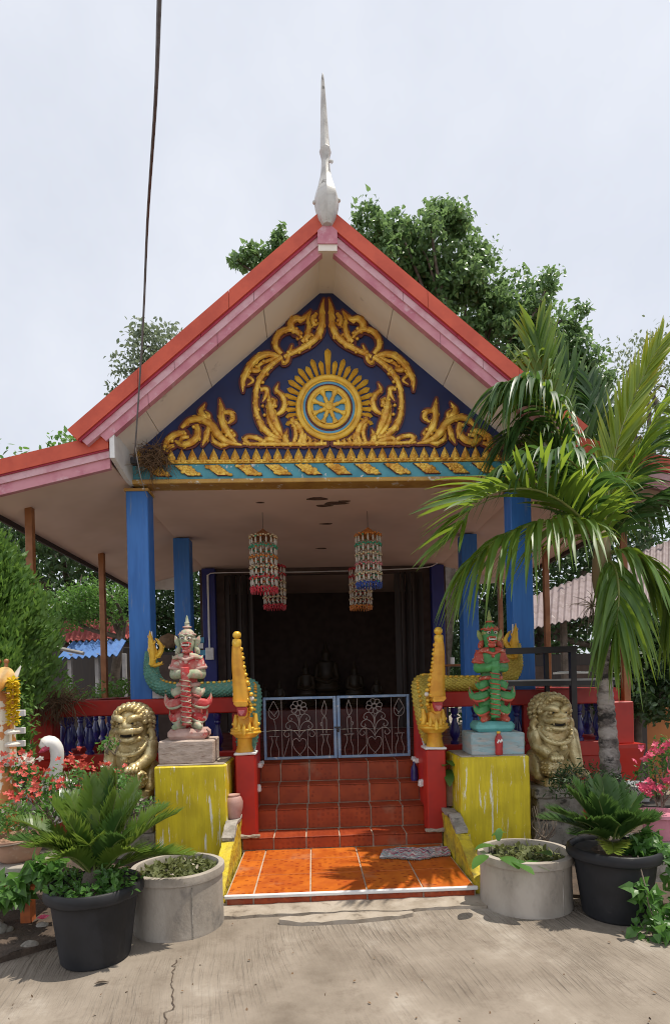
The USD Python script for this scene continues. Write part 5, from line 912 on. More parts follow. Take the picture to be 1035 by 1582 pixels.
# bench slab with terracotta bowl
t = thing('garden_bench', 'concrete slab bench on orange legs at the left edge', 'bench')
a = W(86, 1322, -.05); part(t, 'slab', jitter(sub(box(a[0]-.75, a[0], -.30, .10, a[2]-.045, a[2], .01), .06), .006, 7), M['concrete'], smooth=40)
b_ = W(40, 1345, -.18); part(t, 'leg', box(b_[0]-.035, b_[0]+.035, -.2, -.13, 0, a[2]-.046, .004), M['rust']); part(t, 'leg', box(b_[0]-.62, b_[0]-.55, -.2, -.13, 0, a[2]-.046, .004), M['rust'])
c_ = W(60, 1362, -.25); part(t, 'lower_board', box(c_[0]-.6, c_[0], -.30, -.22, c_[2]-.02, c_[2], .004), M['rust'])
c = W(28, 1320, -.12); t = thing('terracotta_bowl', 'wide terracotta bowl on the concrete bench slab', 'plant pot', (c[0], -.12, a[2]+.001))
part(t, 'bowl', lathe([(0, 0), (.10, 0), (.125, .02), (.155, .08), (.165, .13), (.178, .135), (.178, .155), (.16, .155), (.15, .13), (0, .12)], 30), M['terracotta'], smooth=35); part(t, 'cord', wire([(-.17, -.05, .09), (-.05, -.168, .13), (.08, -.165, .145), (.17, -.03, .15)], .006), M['stem'])
herbs('broadleaf_plant', 'pale variegated leafy plant between the bench and the black pot', 'plant', [(W(70, 1345, -.3), (.09, .07, .08), 20), (W(10, 1375, -.35), (.12, .06, .07), 24)], 4, .085, 'herb', 61, kind='heart')
# stones and fallen petals on the bed
q = np.random.default_rng(71)
for k in range(12):
    p = G(q.uniform(-40, 70), q.uniform(1395, 1475)); r = q.uniform(.02, .06)
    part(WORLD, 'stone', jitter(ball((p[0], p[1], r*.3+.02), (r*1.3, r, r*.7), 2), r*.25, 14, k), M['stone'], smooth=True).SetCustomDataByKey('label', 'grey rubble stone lying on the earth left of the black pot')
    s_ = stage.GetPrimAtPath('/World/stone' if k == 0 else f'/World/stone_{k:03d}'); data(s_, category='stone', group='rubble stones on the left earth bed')
for k, (px, py) in enumerate(((68, 1418), (66, 1425))): pass
t = thing('fallen_flower', 'fallen red flower on the earth beside the left black pot', 'flower', W(67, 1420, -.7)); ang = np.arange(12)*2.4
part(t, 'petals', scatter(*LEAF['petal'], np.zeros((12, 3)), frames(np.stack([np.cos(ang), np.sin(ang), .3+.1*np.cos(3*ang)], 1), np.tile([0, -.3, 1.], (12, 1))), np.full(12, .035)), M['flowerpink'])
for k in range(40):
    pass
# litter of dry leaves
P = [G(x, y) for x, y in zip(q.uniform(-20, 1060, 70), q.uniform(1405, 1600, 70)**1.0)]; P = np.array(P); P[:, 2] = .008
struct('leaf_litter', leaves('oval', P, q, .018, up=3, drop=0), M['straw'], kind='stuff', label='tiny dry leaf scraps scattered on the concrete', cat='litter')
t = thing('dry_leaf', 'curled dry brown leaf lying right of the left black pot', 'leaf', G(145, 1525)+[0, 0, .012]); part(t, 'blade', scatter(LEAF['oval'][0]*[1, 1, 3], LEAF['oval'][1], [[0, 0, 0]], frames(np.array([[1., .5, .1]]), np.array([[0, .2, 1.]])), [.075]), M['stem'])
# ================================================================ doormat, pots by the newels
def mat_fn(u, v):
    a = .30*(u-.5)*2; b = .155*(v-.5)*2*(1-.35*np.abs(2*u-1)**2); x, y = a+.25*b, b+.02*np.sin(u*9); return (.605+x), .83+y, ZL+.010+.010*np.sin(u*60)*np.sin(v*3.0)+.006*meshkit.noise(np.stack([u*14, v*9, u*0], -1), 3)
t = thing('doormat', 'striped rag doormat crumpled on the tiled landing', 'doormat')
mm = usdkit.material(stage, '/World/Looks/rag_weave', {'tc': ('texture_coordinate', {}), 'mp': ('mapping', dict(scale=(4., 30., 1.), rotation=(0, 0, -.25))), 'n': ('noise_texture', dict(scale=1., detail=2.)), 'r': ('rgb_ramp', dict(interpolate=False, ramp=[(0, (.30, .03, .06)), (.34, (.60, .55, .55)), (.40, (.45, .04, .08)), (.44, (.04, .05, .12)), (.48, (.62, .58, .54)), (.52, (.10, .34, .33)), (.56, (.62, .58, .56)), (.60, (.5, .06, .10)), (.64, (.05, .08, .12)), (.68, (.5, .48, .47))])), 'p': ('principled_bsdf', dict(roughness=.95))}, [('tc.object', 'mp.vector'), ('mp.vector', 'n.vector'), ('n.fac', 'r.fac'), ('r.color', 'p.base_color')], surface='p.BSDF')
top = grid(70, 24, mat_fn); bot = top.copy(); bot.vertices[:, 2] -= .007; bot.faces = bot.faces[:, ::-1]; part(t, 'weave', cat(top, bot), mm, smooth=True)
fr = []
for u in np.linspace(0.02, .98, 44):
    for v, s in ((0, -1), (1, 1)):
        p = np.array(mat_fn(np.array(u), np.array(v)), float); fr.append(tube([p, p+[.01*sin(u*50), s*.02, -.004]], [.006, .004], 4))
part(t, 'fringe', cat(fr), M['wirewhite'], kind='stuff')
c = W(360, 1268, .95); t = thing('small_urn', 'small pinkish clay urn between the left plinth and the newel post', 'urn', (-.955, 1.0, .395)); M['pinkclay'] = mat('pink_clay', (.42, .25, .21), .7, (.34, .19, .16), s=7)
part(t, 'urn_body', lathe([(0, 0), (.05, 0), (.065, .03), (.082, .1), (.085, .15), (.07, .19), (.055, .2), (.06, .215), (.05, .21), (0, .18)], 20), M['pinkclay'], smooth=40)
t = thing('leafy_pot_plant', 'clay pot plant with big green leaves between the right newel and plinth', 'pot plant', (1.0, 1.25, .0)); part(t, 'pot', lathe([(0, .40), (.045, .40), (.06, .52), (.075, .66), (.06, .66), (0, .63)], 18), M['terracotta'], smooth=40)
for dx, dy, dz, L, w, z0 in ((-1, -.5, .4, .17, .05, .72), (-.5, -1, .5, .16, .045, .78), (-.2, -1, -.4, .18, .055, .74), (.6, -.8, .7, .17, .045, .76), (-.8, .2, .9, .16, .045, .75), (0, -.8, .1, .15, .05, .82)):
    part(t, 'stalk', tube([(0, 0, .63), (dx*.05, dy*.05, z0)], .004, 5), M['flowerpink']); bigleaf((dx*.05, dy*.05, z0), (dx, dy, dz), L, w, M['herb'], t)
t = thing('dark_bottle', 'small dark blue bottle on the third step beside the right stair wall', 'bottle', (.752, 1.66, Z3)); part(t, 'bottle_body', lathe([(0, 0), (.034, 0), (.036, .02), (.034, .1), (.03, .13), (.014, .16), (.013, .19), (0, .19)], 14), M['indigo'], smooth=40); part(t, 'cap', lathe([(0, .19), (.016, .19), (.016, .21), (0, .212)], 10), M['plastic_w'])
# right edge pots
c = W(1022, 1280, .3); t = thing('pink_pot', 'pink plastic pot at the right edge below the pink flowers', 'plant pot', (c[0], .3, .30)); part(t, 'pot_body', lathe([(0, 0), (.11, 0), (.13, .08), (.15, .17), (.17, .175), (.17, .20), (.15, .20), (.14, .17), (0, .16)], 24), mat('pink_plastic', (.55, .22, .28), .45), smooth=40)
t = thing('pot_stand', 'low weathered stone block under the pink pot', 'block'); part(t, 'block_body', jitter(sub(box(c[0]-.25, c[0]+.25, .1, .5, -.02, .298, .012), .06), .01, 8), M['stone'], smooth=40)
c = W(990, 1228, .8); t = thing('white_bowl', 'white bowl with a green and yellow painted leaf, right of the palm', 'bowl', (c[0], .8, c[2]-.05)); part(t, 'bowl', lathe([(0, 0), (.07, 0), (.12, .06), (.15, .14), (.14, .145), (.11, .07), (0, .03)], 24), M['plastic_w'], smooth=40)
part(t, 'leaf_mark', ball((.0, -.118, .08), (.045, .02, .04), 2), M['y_green'], smooth=True); part(t, 'flower_mark', ball((.055, -.112, .085), (.02, .02, .025), 1), M['marigold'], smooth=True)
t = thing('bowl_shelf', 'low dark shelf carrying the white bowl right of the palm', 'shelf'); part(t, 'board', box(c[0]-.3, c[0]+.6, .6, 1.0, c[2]-.08, c[2]-.051, .004), M['darkwood'])
for x in (-.27, .57): part(t, 'leg', box(c[0]+x-.02, c[0]+x+.02, .78, .82, 0, c[2]-.081), M['darkwood'])
herbs('dry_bush', 'fine leaved olive bush at the foot of the palm behind the right cycad', 'bush', [(W(900, 1208, .75), (.28, .2, .12), 120), (W(940, 1215, .7), (.2, .18, .1), 70), (W(870, 1200, .9), (.12, .1, .06), 30)], 6, .045, 'dark', 62, kind='needle', stems=14)
t = thing('dead_branches', 'bare pale dead branches right of the palm foot', 'branches'); q = np.random.default_rng(63)
for k in range(9):
    a = W(945+q.normal()*4, 1215+q.normal()*5, .7); b = W(975+q.uniform(-10, 30), 1245+q.uniform(-20, 20), .55+q.normal()*.1); part(t, 'branch', tube(spline([a, (a+b)/2+q.normal(size=3)*.04+[0, 0, .03], b], 8), np.linspace(.008, .003, 8), 5), M['wirewhite'])
t = thing('dead_branches', 'bare dry twigs rising behind the rim of the right tub', 'branches')
for k in range(14):
    a = W(838+q.normal()*6, 1300, .25); b = W(838+q.uniform(-25, 25), 1255+q.uniform(-10, 20), .25+q.normal()*.08); part(t, 'branch', tube(spline([a, (a+b)/2+q.normal(size=3)*.03, b], 7), np.linspace(.005, .002, 7), 4), M['stem'])
# ================================================================ black steel shelf frame at the right
t = thing('steel_shelf', 'black steel frame shelf with grey boards in front of the right balustrade', 'shelf')
Y = 1.62
def bar(x0, y0, x1, y1, w, d=.03, Ya=Y): a, b = W(x0, y0, Ya), W(x1, y1, Ya); part(t, 'bar', tube([a, b], w, 4, prof=np.array([[1, 1], [-1, 1], [-1, -1], [1, -1]]), up=(0, -1, .01)), M['black'])
bar(770, 1007, 890, 1003, .030); bar(884, 1003, 888, 1195, .028); bar(770, 1057, 950, 1055, .024); bar(770, 1003, 774, 1190, .025, Ya=1.66); bar(843, 1008, 846, 1092, .02, Ya=1.75)
a, b = W(775, 1052, 1.6), W(955, 1048, 1.6); part(t, 'board', box(a[0], b[0], 1.60, 1.84, a[2]-.02, a[2]+.004, .003), M['grey'])
t = thing('white_sticks', 'bundle of white sticks lying on the steel shelf', 'sticks')
for k in range(4): a, b = W(852+k*5, 1041-k*.6, 1.70), W(905-k*3, 1040-k*.6, 1.70); part(t, 'stick', tube([(a[0], 1.66+.03*k, a[2]+.002), (b[0], 1.65+.04*k, a[2]+.002)], .011, 6), M['plastic_w'])
# odds and ends on the veranda
t = thing('cloth_bundle', 'tan cloth bundle on a dark cabinet behind the red guardian', 'bundle', W(262, 990, 3.4)); part(t, 'sack', jitter(ball((0, 0, 0), (.13, .1, .10), 3), .03, 9), M['straw'], smooth=True)
c = W(262, 1006, 3.4); t = thing('dark_cabinet', 'dark wooden cabinet under the cloth bundle on the veranda', 'cabinet'); part(t, 'carcass', box(c[0]-.22, c[0]+.22, 3.25, 3.7, Z4+.002, c[2]-.02, .006), M['darkwood']); part(t, 'door', box(c[0]-.2, c[0]+.2, 3.232, 3.249, Z4+.06, c[2]-.06, .004), M['darkwall'])
c = W(308, 998, 5.9); t = thing('notice_sheets', 'small blue and white notice sheets pinned to the left rear column', 'notice'); 
for k, (dx, dz, m) in enumerate(((0, .10, 'wheelblue'), (-.02, 0, 'plastic_w'), (.02, -.12, 'wheelblue'))): part(t, 'sheet', box(c[0]-.09+dx, c[0]+.07+dx, 5.975, 5.982, c[2]+dz-.04, c[2]+dz+.05), M[m])
c = W(698, 1027, 5.0); t = thing('side_table', 'low brown table behind the right naga', 'table'); part(t, 'top', box(c[0]-.2, c[0]+.25, 4.8, 5.2, c[2]-.03, c[2], .004), M['brown']); [part(t, 'leg', box(c[0]+x, c[0]+x+.04, y, y+.04, Z4+.003, c[2]-.031), M['brown']) for x in (-.18, .19) for y in (4.83, 5.13)]
t = thing('white_cup', 'small white cup on the low brown table', 'cup', (c[0]+.01, 5.0, c[2]+.001)); part(t, 'cup_body', lathe([(0, 0), (.03, 0), (.036, .02), (.036, .11), (.03, .112), (.03, .02), (0, .02)], 14), M['plastic_w'], smooth=40)
# altar figures in the dark room
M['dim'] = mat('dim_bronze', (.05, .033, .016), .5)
fig = [((-.9, 7.4), .55), ((-.38, 7.8), .95), ((.05, 8.1), 1.35), ((.62, 7.7), .9), ((1.05, 7.5), .6), ((-1.2, 7.6), .5)]
lab = ['dim bronze seated figure far left on the altar', 'dim bronze seated figure left of the tallest on the altar', 'tallest dim bronze seated figure in the middle of the altar', 'dim bronze seated figure right of the tallest on the altar', 'dim bronze seated figure far right on the altar', 'smallest dim bronze seated figure on the altar']
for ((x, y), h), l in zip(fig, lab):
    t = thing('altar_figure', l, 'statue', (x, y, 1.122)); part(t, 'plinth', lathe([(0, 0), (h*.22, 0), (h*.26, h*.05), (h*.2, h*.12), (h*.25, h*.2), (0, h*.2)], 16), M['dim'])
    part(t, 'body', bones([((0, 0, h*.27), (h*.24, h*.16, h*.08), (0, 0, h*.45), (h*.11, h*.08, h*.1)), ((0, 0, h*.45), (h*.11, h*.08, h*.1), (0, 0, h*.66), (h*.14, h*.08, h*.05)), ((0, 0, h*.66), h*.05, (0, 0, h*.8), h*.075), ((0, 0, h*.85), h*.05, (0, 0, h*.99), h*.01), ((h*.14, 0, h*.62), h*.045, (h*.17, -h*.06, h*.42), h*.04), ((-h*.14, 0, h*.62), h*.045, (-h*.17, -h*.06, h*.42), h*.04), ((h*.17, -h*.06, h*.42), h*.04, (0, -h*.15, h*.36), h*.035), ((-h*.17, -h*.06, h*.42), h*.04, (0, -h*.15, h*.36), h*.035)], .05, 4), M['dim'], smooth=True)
# ================================================================ cable
t = thing('hanging_cable', 'slack black cable running from overhead down to the left end of the gable', 'cable')
cb = spline([W(248, -60, -1.6), W(246, 0, -1.2), W(240, 160, -.2), W(228, 340, .8), W(222, 480, 1.15), W(215, 600, 1.28), W(209, 690, 1.34), W(207, 712, 1.7)], 60)
part(t, 'cable', tube(cb, np.interp(np.linspace(0, 1, 60), [0, .35, .6, 1], [.0125, .012, .009, .006]), 8), mat('cable_sheath', (.09, .075, .07), .6), smooth=True)
part(t, 'clamp', box(*(W(203, 708, 1.7)[0], W(213, 708, 1.7)[0]), 1.66, 1.74, W(207, 718, 1.7)[2], W(207, 708, 1.7)[2], .006), M['black'])
part(t, 'loose_end', wire([W(209, 690, 1.34), W(216, 730, 1.40), W(222, 752, 1.5), W(228, 768, 1.6)], .004), M['wirewhite'])
# ================================================================ palm
pm = thing('palm_tree', 'young coconut palm with long drooping fronds at the right before the balustrade', 'palm tree')
PB, PC = W(945, 1225, 1.12), W(932, 905, 1.12)
tr = spline([PB-[0, 0, .5], PB, W(938, 1120, 1.12), W(934, 1050, 1.12), PC], 90); d = np.linspace(0, 1, 90)
rr = np.interp(d, [0, .25, .5, .8, 1], [.115, .095, .078, .066, .06])*(1+.05*np.sign(np.sin(d*150))*np.abs(np.sin(d*150))**.5)
part(pm, 'trunk', tube(tr, rr, 20), M['palmtrunk'], smooth=True)
part(pm, 'crown_sheath', tube(spline([PC-[0, 0, .12], PC, W(930, 875, 1.1), W(930, 840, 1.1), W(930, 820, 1.08)], 12), np.array([.062, .075, .085, .092, .095, .09, .085, .078, .07, .06, .045, .03]), 14), M['crownshaft'], smooth=True)
nleaf = [0]
def frond(pts, n, L, droop, mt, seed, up=(0, 0, 1), t0=.12, tilt=.25, single=True, fwd=.6, width=.022, Lp=None, sides=(-1, 1)):
    q = np.random.default_rng(seed); P = spline(pts, 40); t = np.linspace(0, 1, 40)
    fr = part(pm, 'frond', tube(P, np.interp(t, [0, .15, .6, 1], [.022, .013, .008, .003]), 6), M['rachis'], smooth=True)
    out = []; up = np.asarray(up, float)
    for x in np.linspace(t0, 1, n):
        i = int(x*38.99); tg = P[i+1]-P[i]; tg /= np.linalg.norm(tg); s = np.cross(tg, up); s /= np.linalg.norm(s)+1e-9; nn = np.cross(s, tg)
        for sd in sides:
            k = 1-.6*x; e = sd*s*(.95-.35*x)+tg*(fwd+.5*x)+nn*tilt*(1+.3*q.normal())+q.normal(size=3)*.10; e /= np.linalg.norm(e)
            l = L*(.45+.75*sin(pi*min(1, .12+.80*x)))*(.85+.25*q.random()); g = droop*(.7+.6*q.random()); w = width*(.8+.4*q.random())
            m = 7; u = np.linspace(0, 1, m)[:, None]; c = P[i]+l*(u*e)-l*g*u**2.2*np.array([0, 0, 1.]); fold = np.cross(e, s*sd*0+nn); fold /= np.linalg.norm(fold)+1e-9
            wd = w*np.array([.45, .85, 1, .95, .75, .45, .04])[:, None]; th = q.normal()*.5; ax = fold*cos(th)+nn*sin(th); dn = np.cross(ax, e)
            V = np.vstack([c+ax*wd+dn*wd*.25, c, c-ax*wd+dn*wd*.25]); j = np.arange(m-1)
            out.append(T(V, np.vstack([np.stack([j, j+1, j+m+1], 1), np.stack([j, j+m+1, j+m], 1), np.stack([j+m, j+m+1, j+2*m+1], 1), np.stack([j+m, j+2*m+1, j+2*m], 1)])))
    rest = []
    for o in out:
        if single and nleaf[0] < 300: part(fr, 'leaflet', o, M[mt], smooth=True); nleaf[0] += 1
        else: rest.append(o)
    if rest: part(fr, 'leaflets', cat(rest), M[mt], smooth=True, kind='stuff')
def fp(*L): return [W(*p) for p in L]
frond(fp((932, 862, 1.1), (905, 815, .95), (863, 803, .75), (816, 812, .6), (765, 835, .5), (722, 872, .45)), 48, .52, .85, 'palm', 1, tilt=.1)
frond(fp((930, 850, 1.1), (908, 812, .95), (872, 778, .75), (828, 757, .55), (780, 757, .40), (735, 778, .3), (702, 828, .25)), 52, .56, .22, 'palm', 2, tilt=.5)
frond(fp((934, 860, 1.1), (950, 878, .85), (956, 915, .72), (954, 955, .68), (950, 990, .68)), 38, .34, 1.0, 'palm', 3, tilt=.05, fwd=.9)
frond(fp((934, 856, 1.1), (970, 850, .95), (1005, 872, .9), (1026, 908, .86), (1036, 945, .86)), 44, .42, .95, 'palm', 4, tilt=.05)
frond(fp((934, 845, 1.12), (955, 775, 1.1), (985, 700, 1.1), (1030, 625, 1.0), (1075, 570, 1.0)), 52, .62, .6, 'palm', 5, tilt=.1, single=False)
frond(fp((930, 840, 1.15), (940, 760, 1.2), (955, 680, 1.25), (985, 600, 1.3), (1020, 530, 1.3)), 60, .46, .02, 'palmyellow', 6, up=(0, -1, .3), tilt=.05, fwd=1.7, single=False, width=.019)
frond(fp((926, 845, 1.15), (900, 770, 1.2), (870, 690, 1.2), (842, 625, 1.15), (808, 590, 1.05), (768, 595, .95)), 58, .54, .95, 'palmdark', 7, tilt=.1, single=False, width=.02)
frond(fp((926, 850, 1.15), (895, 790, 1.3), (868, 720, 1.4), (848, 640, 1.45), (835, 560, 1.5), (828, 510, 1.5)), 60, .58, .10, 'palm', 8, up=(0, -1, .3), tilt=.1, single=False, fwd=1.3, width=.021)
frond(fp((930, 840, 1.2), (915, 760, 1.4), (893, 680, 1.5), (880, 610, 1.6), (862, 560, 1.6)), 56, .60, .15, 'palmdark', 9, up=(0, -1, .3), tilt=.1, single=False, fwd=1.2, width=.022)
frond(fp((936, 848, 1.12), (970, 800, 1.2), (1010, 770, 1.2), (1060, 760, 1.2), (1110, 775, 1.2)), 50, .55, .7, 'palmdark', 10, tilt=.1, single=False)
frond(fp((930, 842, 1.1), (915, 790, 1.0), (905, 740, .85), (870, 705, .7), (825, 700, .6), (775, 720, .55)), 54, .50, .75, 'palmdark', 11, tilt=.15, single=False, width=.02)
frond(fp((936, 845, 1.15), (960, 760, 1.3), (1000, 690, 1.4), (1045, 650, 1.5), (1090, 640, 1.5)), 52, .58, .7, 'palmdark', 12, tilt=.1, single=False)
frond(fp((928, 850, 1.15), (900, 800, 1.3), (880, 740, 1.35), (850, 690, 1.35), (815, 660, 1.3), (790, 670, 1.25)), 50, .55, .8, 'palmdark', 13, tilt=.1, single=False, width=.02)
frond(fp((928, 848, 1.15), (905, 780, 1.3), (880, 700, 1.3), (850, 630, 1.25), (815, 590, 1.2), (780, 600, 1.1)), 56, .52, 1.0, 'palm', 14, tilt=.05, single=False, width=.02)
frond(fp((930, 846, 1.2), (918, 770, 1.5), (900, 690, 1.6), (872, 610, 1.7), (835, 560, 1.7), (800, 560, 1.7)), 56, .58, .9, 'palm', 15, tilt=.05, single=False, width=.02)
frond(fp((931, 846, 1.2), (935, 770, 1.45), (932, 700, 1.5), (925, 640, 1.55), (912, 590, 1.6)), 50, .55, .4, 'palmdark', 16, up=(0, -1, .3), tilt=.1, fwd=1.1, single=False, width=.02)
q = np.random.default_rng(77); fs = []
for k in range(26):
    a = W(915, 935, 1.0); e = q.normal(size=3); e[2] -= .6; e /= np.linalg.norm(e); fs.append(tube(spline([a, a+e*.12+q.normal(size=3)*.02, a+e*.2+q.normal(size=3)*.03-[0, 0, .05]], 6), [.004, .004, .0035, .003, .002, .001], 4))
part(pm, 'dry_flower_stalk', cat(fs+[tube(spline([W(928, 880, 1.08), W(920, 915, 1.02), W(915, 940, 1.0)], 6), .008, 5)]), M['stem'], kind='stuff')
# ================================================================ trees and hedges
def tree(name, label, base, trunk_r, top, blobs, per, size, mt, seed, kind='oval', limbs=True, sub_r=.28, group=None, cat_='tree', shell=.5, var=.35):
    q = np.random.default_rng(seed); t = thing(name, label, cat_, group=group); base = np.asarray(base, float); top = np.asarray(top, float)
    part(t, 'trunk', tube(spline([base-[0, 0, .3], base*.6+top*.4+[.1*trunk_r, 0, 0], top], 14), np.linspace(trunk_r, trunk_r*.55, 14), 10), M['bark'], smooth=True)
    if limbs:
        for c, r, n in blobs[::(1 if limbs is True else limbs)]:
            c = np.asarray(c, float); r = np.mean(r); part(t, 'limb', tube(spline([top-(top-base)*.12, (top*.55+c*.45)+q.normal(size=3)*.3*r, (top*.25+c*.75)+q.normal(size=3)*.3*r, c, c+q.normal(size=3)*.5*r+[0, 0, .4*r]], 18), np.linspace(trunk_r*(.4 if limbs is True else .26), trunk_r*.04, 18), 6), M['bark'], smooth=True)
    P, O = clumps(blobs, per, q, sub_r, shell); part(t, 'crown', leaves(kind, P, q, size, up=.7, out=O*.4, var=var), M[mt], kind='stuff'); return t
def bb(*L): return [(W(x, y, Y), r, n) for x, y, Y, r, n in L]
rb_ = np.random.default_rng(100); BL = []
for x, y, Y, r, n in ((585, 385, 11.5, .75, 34), (570, 350, 11.5, .34, 9), (640, 395, 11.8, .9, 46), (690, 350, 12, .5, 22), (683, 332, 12, .3, 9), (700, 420, 12, 1.0, 56), (740, 405, 12.2, .45, 18), (770, 470, 12.3, .9, 50), (825, 460, 12.6, .5, 20), (820, 520, 12.5, .9, 44), (885, 505, 12.8, .5, 20), (890, 560, 12.8, .7, 30), (922, 585, 13, .4, 16), (650, 470, 12, 1.1, 40), (740, 550, 12.3, 1.1, 40), (840, 600, 12.5, 1.1, 36), (400, 395, 11.8, .34, 9), (378, 400, 11.8, .22, 7), (440, 370, 11.8, .26, 7), (480, 405, 12, .8, 20)):
    for k in range(max(2, n//3)):
        e = rb_.normal(size=3); e /= np.linalg.norm(e); BL.append((W(x, y, Y)+e*r*(.25+.85*rb_.random())*[1.1, 1, .9], (.30*(.7+.6*rb_.random()),)*3, int(11+6*rb_.random())))
for x, y, Y, r, n in ((640, 400, 12.4, .9, 90), (700, 430, 12.6, 1.1, 120), (770, 490, 12.8, 1.0, 100), (820, 530, 13, 1.0, 90), (880, 570, 13.2, .8, 60), (740, 560, 12.8, 1.2, 90), (840, 610, 13, 1.2, 80), (590, 400, 12.2, .7, 50), (690, 365, 12.5, .5, 26), (480, 420, 12.4, .8, 30)): BL.append((W(x, y, Y), (r, r, r*.85), n))
tree('bodhi_tree', 'tall dense tree with heart shaped leaves rising behind the right roof slope', (3.2, 12.5, 0), .3, W(720, 640, 12.8), BL, 9, .128, 'bodhi', 101, 'heart', limbs=9, sub_r=.36, shell=.35, var=.5)
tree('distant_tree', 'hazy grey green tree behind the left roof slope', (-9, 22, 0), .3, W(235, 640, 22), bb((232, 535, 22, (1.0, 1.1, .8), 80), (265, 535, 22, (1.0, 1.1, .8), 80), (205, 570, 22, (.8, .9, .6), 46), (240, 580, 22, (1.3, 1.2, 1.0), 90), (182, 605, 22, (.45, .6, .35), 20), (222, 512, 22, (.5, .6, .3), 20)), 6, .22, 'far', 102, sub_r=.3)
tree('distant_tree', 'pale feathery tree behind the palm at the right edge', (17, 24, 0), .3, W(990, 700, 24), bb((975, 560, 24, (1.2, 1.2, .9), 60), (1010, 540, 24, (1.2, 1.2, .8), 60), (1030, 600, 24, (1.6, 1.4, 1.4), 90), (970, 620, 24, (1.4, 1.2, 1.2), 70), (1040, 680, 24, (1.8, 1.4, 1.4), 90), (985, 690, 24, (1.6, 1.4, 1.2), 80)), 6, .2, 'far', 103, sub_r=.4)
tree('distant_tree', 'low tree tip showing at the left end of the roof', (-12.5, 20, 0), .2, W(100, 800, 20), bb((105, 690, 20, (.7, .7, .5), 40), (60, 760, 20, (2, 1.5, 1.5), 90)), 7, .24, 'hedge', 104, sub_r=.3)
# trees seen under the roof, left and right
tree('shade_tree', 'bright layered tree over the red and blue roofs at the left', (-5.2, 9.6, 0), .16, W(190, 960, 9.6), bb((120, 930, 9.2, (.75, .7, .22), 120), (165, 915, 9.2, (.7, .7, .22), 110), (100, 955, 9.2, (.5, .6, .2), 60), (150, 950, 9.4, (.8, .6, .2), 90)), 9, .085, 'hedge', 105, sub_r=.22)
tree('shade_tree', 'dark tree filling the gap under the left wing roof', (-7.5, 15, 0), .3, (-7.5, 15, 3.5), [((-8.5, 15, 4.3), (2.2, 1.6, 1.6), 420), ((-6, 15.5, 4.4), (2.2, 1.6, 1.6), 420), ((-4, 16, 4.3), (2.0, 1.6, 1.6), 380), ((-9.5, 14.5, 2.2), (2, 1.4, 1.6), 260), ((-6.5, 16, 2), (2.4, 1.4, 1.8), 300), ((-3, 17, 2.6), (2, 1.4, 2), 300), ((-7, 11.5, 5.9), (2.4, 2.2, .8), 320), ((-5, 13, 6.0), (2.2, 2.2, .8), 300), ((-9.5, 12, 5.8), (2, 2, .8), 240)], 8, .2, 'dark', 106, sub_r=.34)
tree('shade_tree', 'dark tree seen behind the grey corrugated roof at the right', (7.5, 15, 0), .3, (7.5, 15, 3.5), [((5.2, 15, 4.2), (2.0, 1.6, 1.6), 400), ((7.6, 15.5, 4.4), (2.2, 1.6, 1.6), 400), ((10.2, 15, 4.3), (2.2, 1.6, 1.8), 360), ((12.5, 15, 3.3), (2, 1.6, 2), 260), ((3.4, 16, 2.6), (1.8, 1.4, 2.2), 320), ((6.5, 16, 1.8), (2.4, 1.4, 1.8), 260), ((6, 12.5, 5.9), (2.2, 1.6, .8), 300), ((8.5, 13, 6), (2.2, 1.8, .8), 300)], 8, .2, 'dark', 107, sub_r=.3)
tree('shade_tree', 'small dark leafy tree right of the palm before the orange wall', W(985, 1190, 2.6), .06, W(985, 1090, 2.6), bb((985, 1040, 2.6, (.42, .4, .35), 130), (1025, 1010, 2.6, (.4, .4, .4), 120), (960, 1080, 2.5, (.3, .3, .22), 70), (1010, 1085, 2.6, (.35, .3, .2), 80), (1035, 960, 2.8, (.4, .4, .35), 90), (985, 980, 2.9, (.4, .4, .35), 90), (1035, 1070, 2.6, (.3, .3, .3), 60)), 9, .075, 'dark', 108, sub_r=.25)
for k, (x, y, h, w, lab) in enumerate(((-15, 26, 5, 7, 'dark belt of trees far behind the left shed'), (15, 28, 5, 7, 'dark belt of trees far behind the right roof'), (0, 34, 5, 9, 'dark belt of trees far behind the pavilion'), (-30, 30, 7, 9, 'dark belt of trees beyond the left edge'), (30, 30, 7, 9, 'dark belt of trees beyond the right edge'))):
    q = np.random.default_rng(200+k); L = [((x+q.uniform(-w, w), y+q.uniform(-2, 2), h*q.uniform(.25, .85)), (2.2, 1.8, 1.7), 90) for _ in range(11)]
    P, O = clumps(L, 6, q, .3); struct('tree_belt', leaves('oval', P, q, .42, up=.6, out=O*.4), M['dark'], kind='stuff', label=lab, cat='trees')
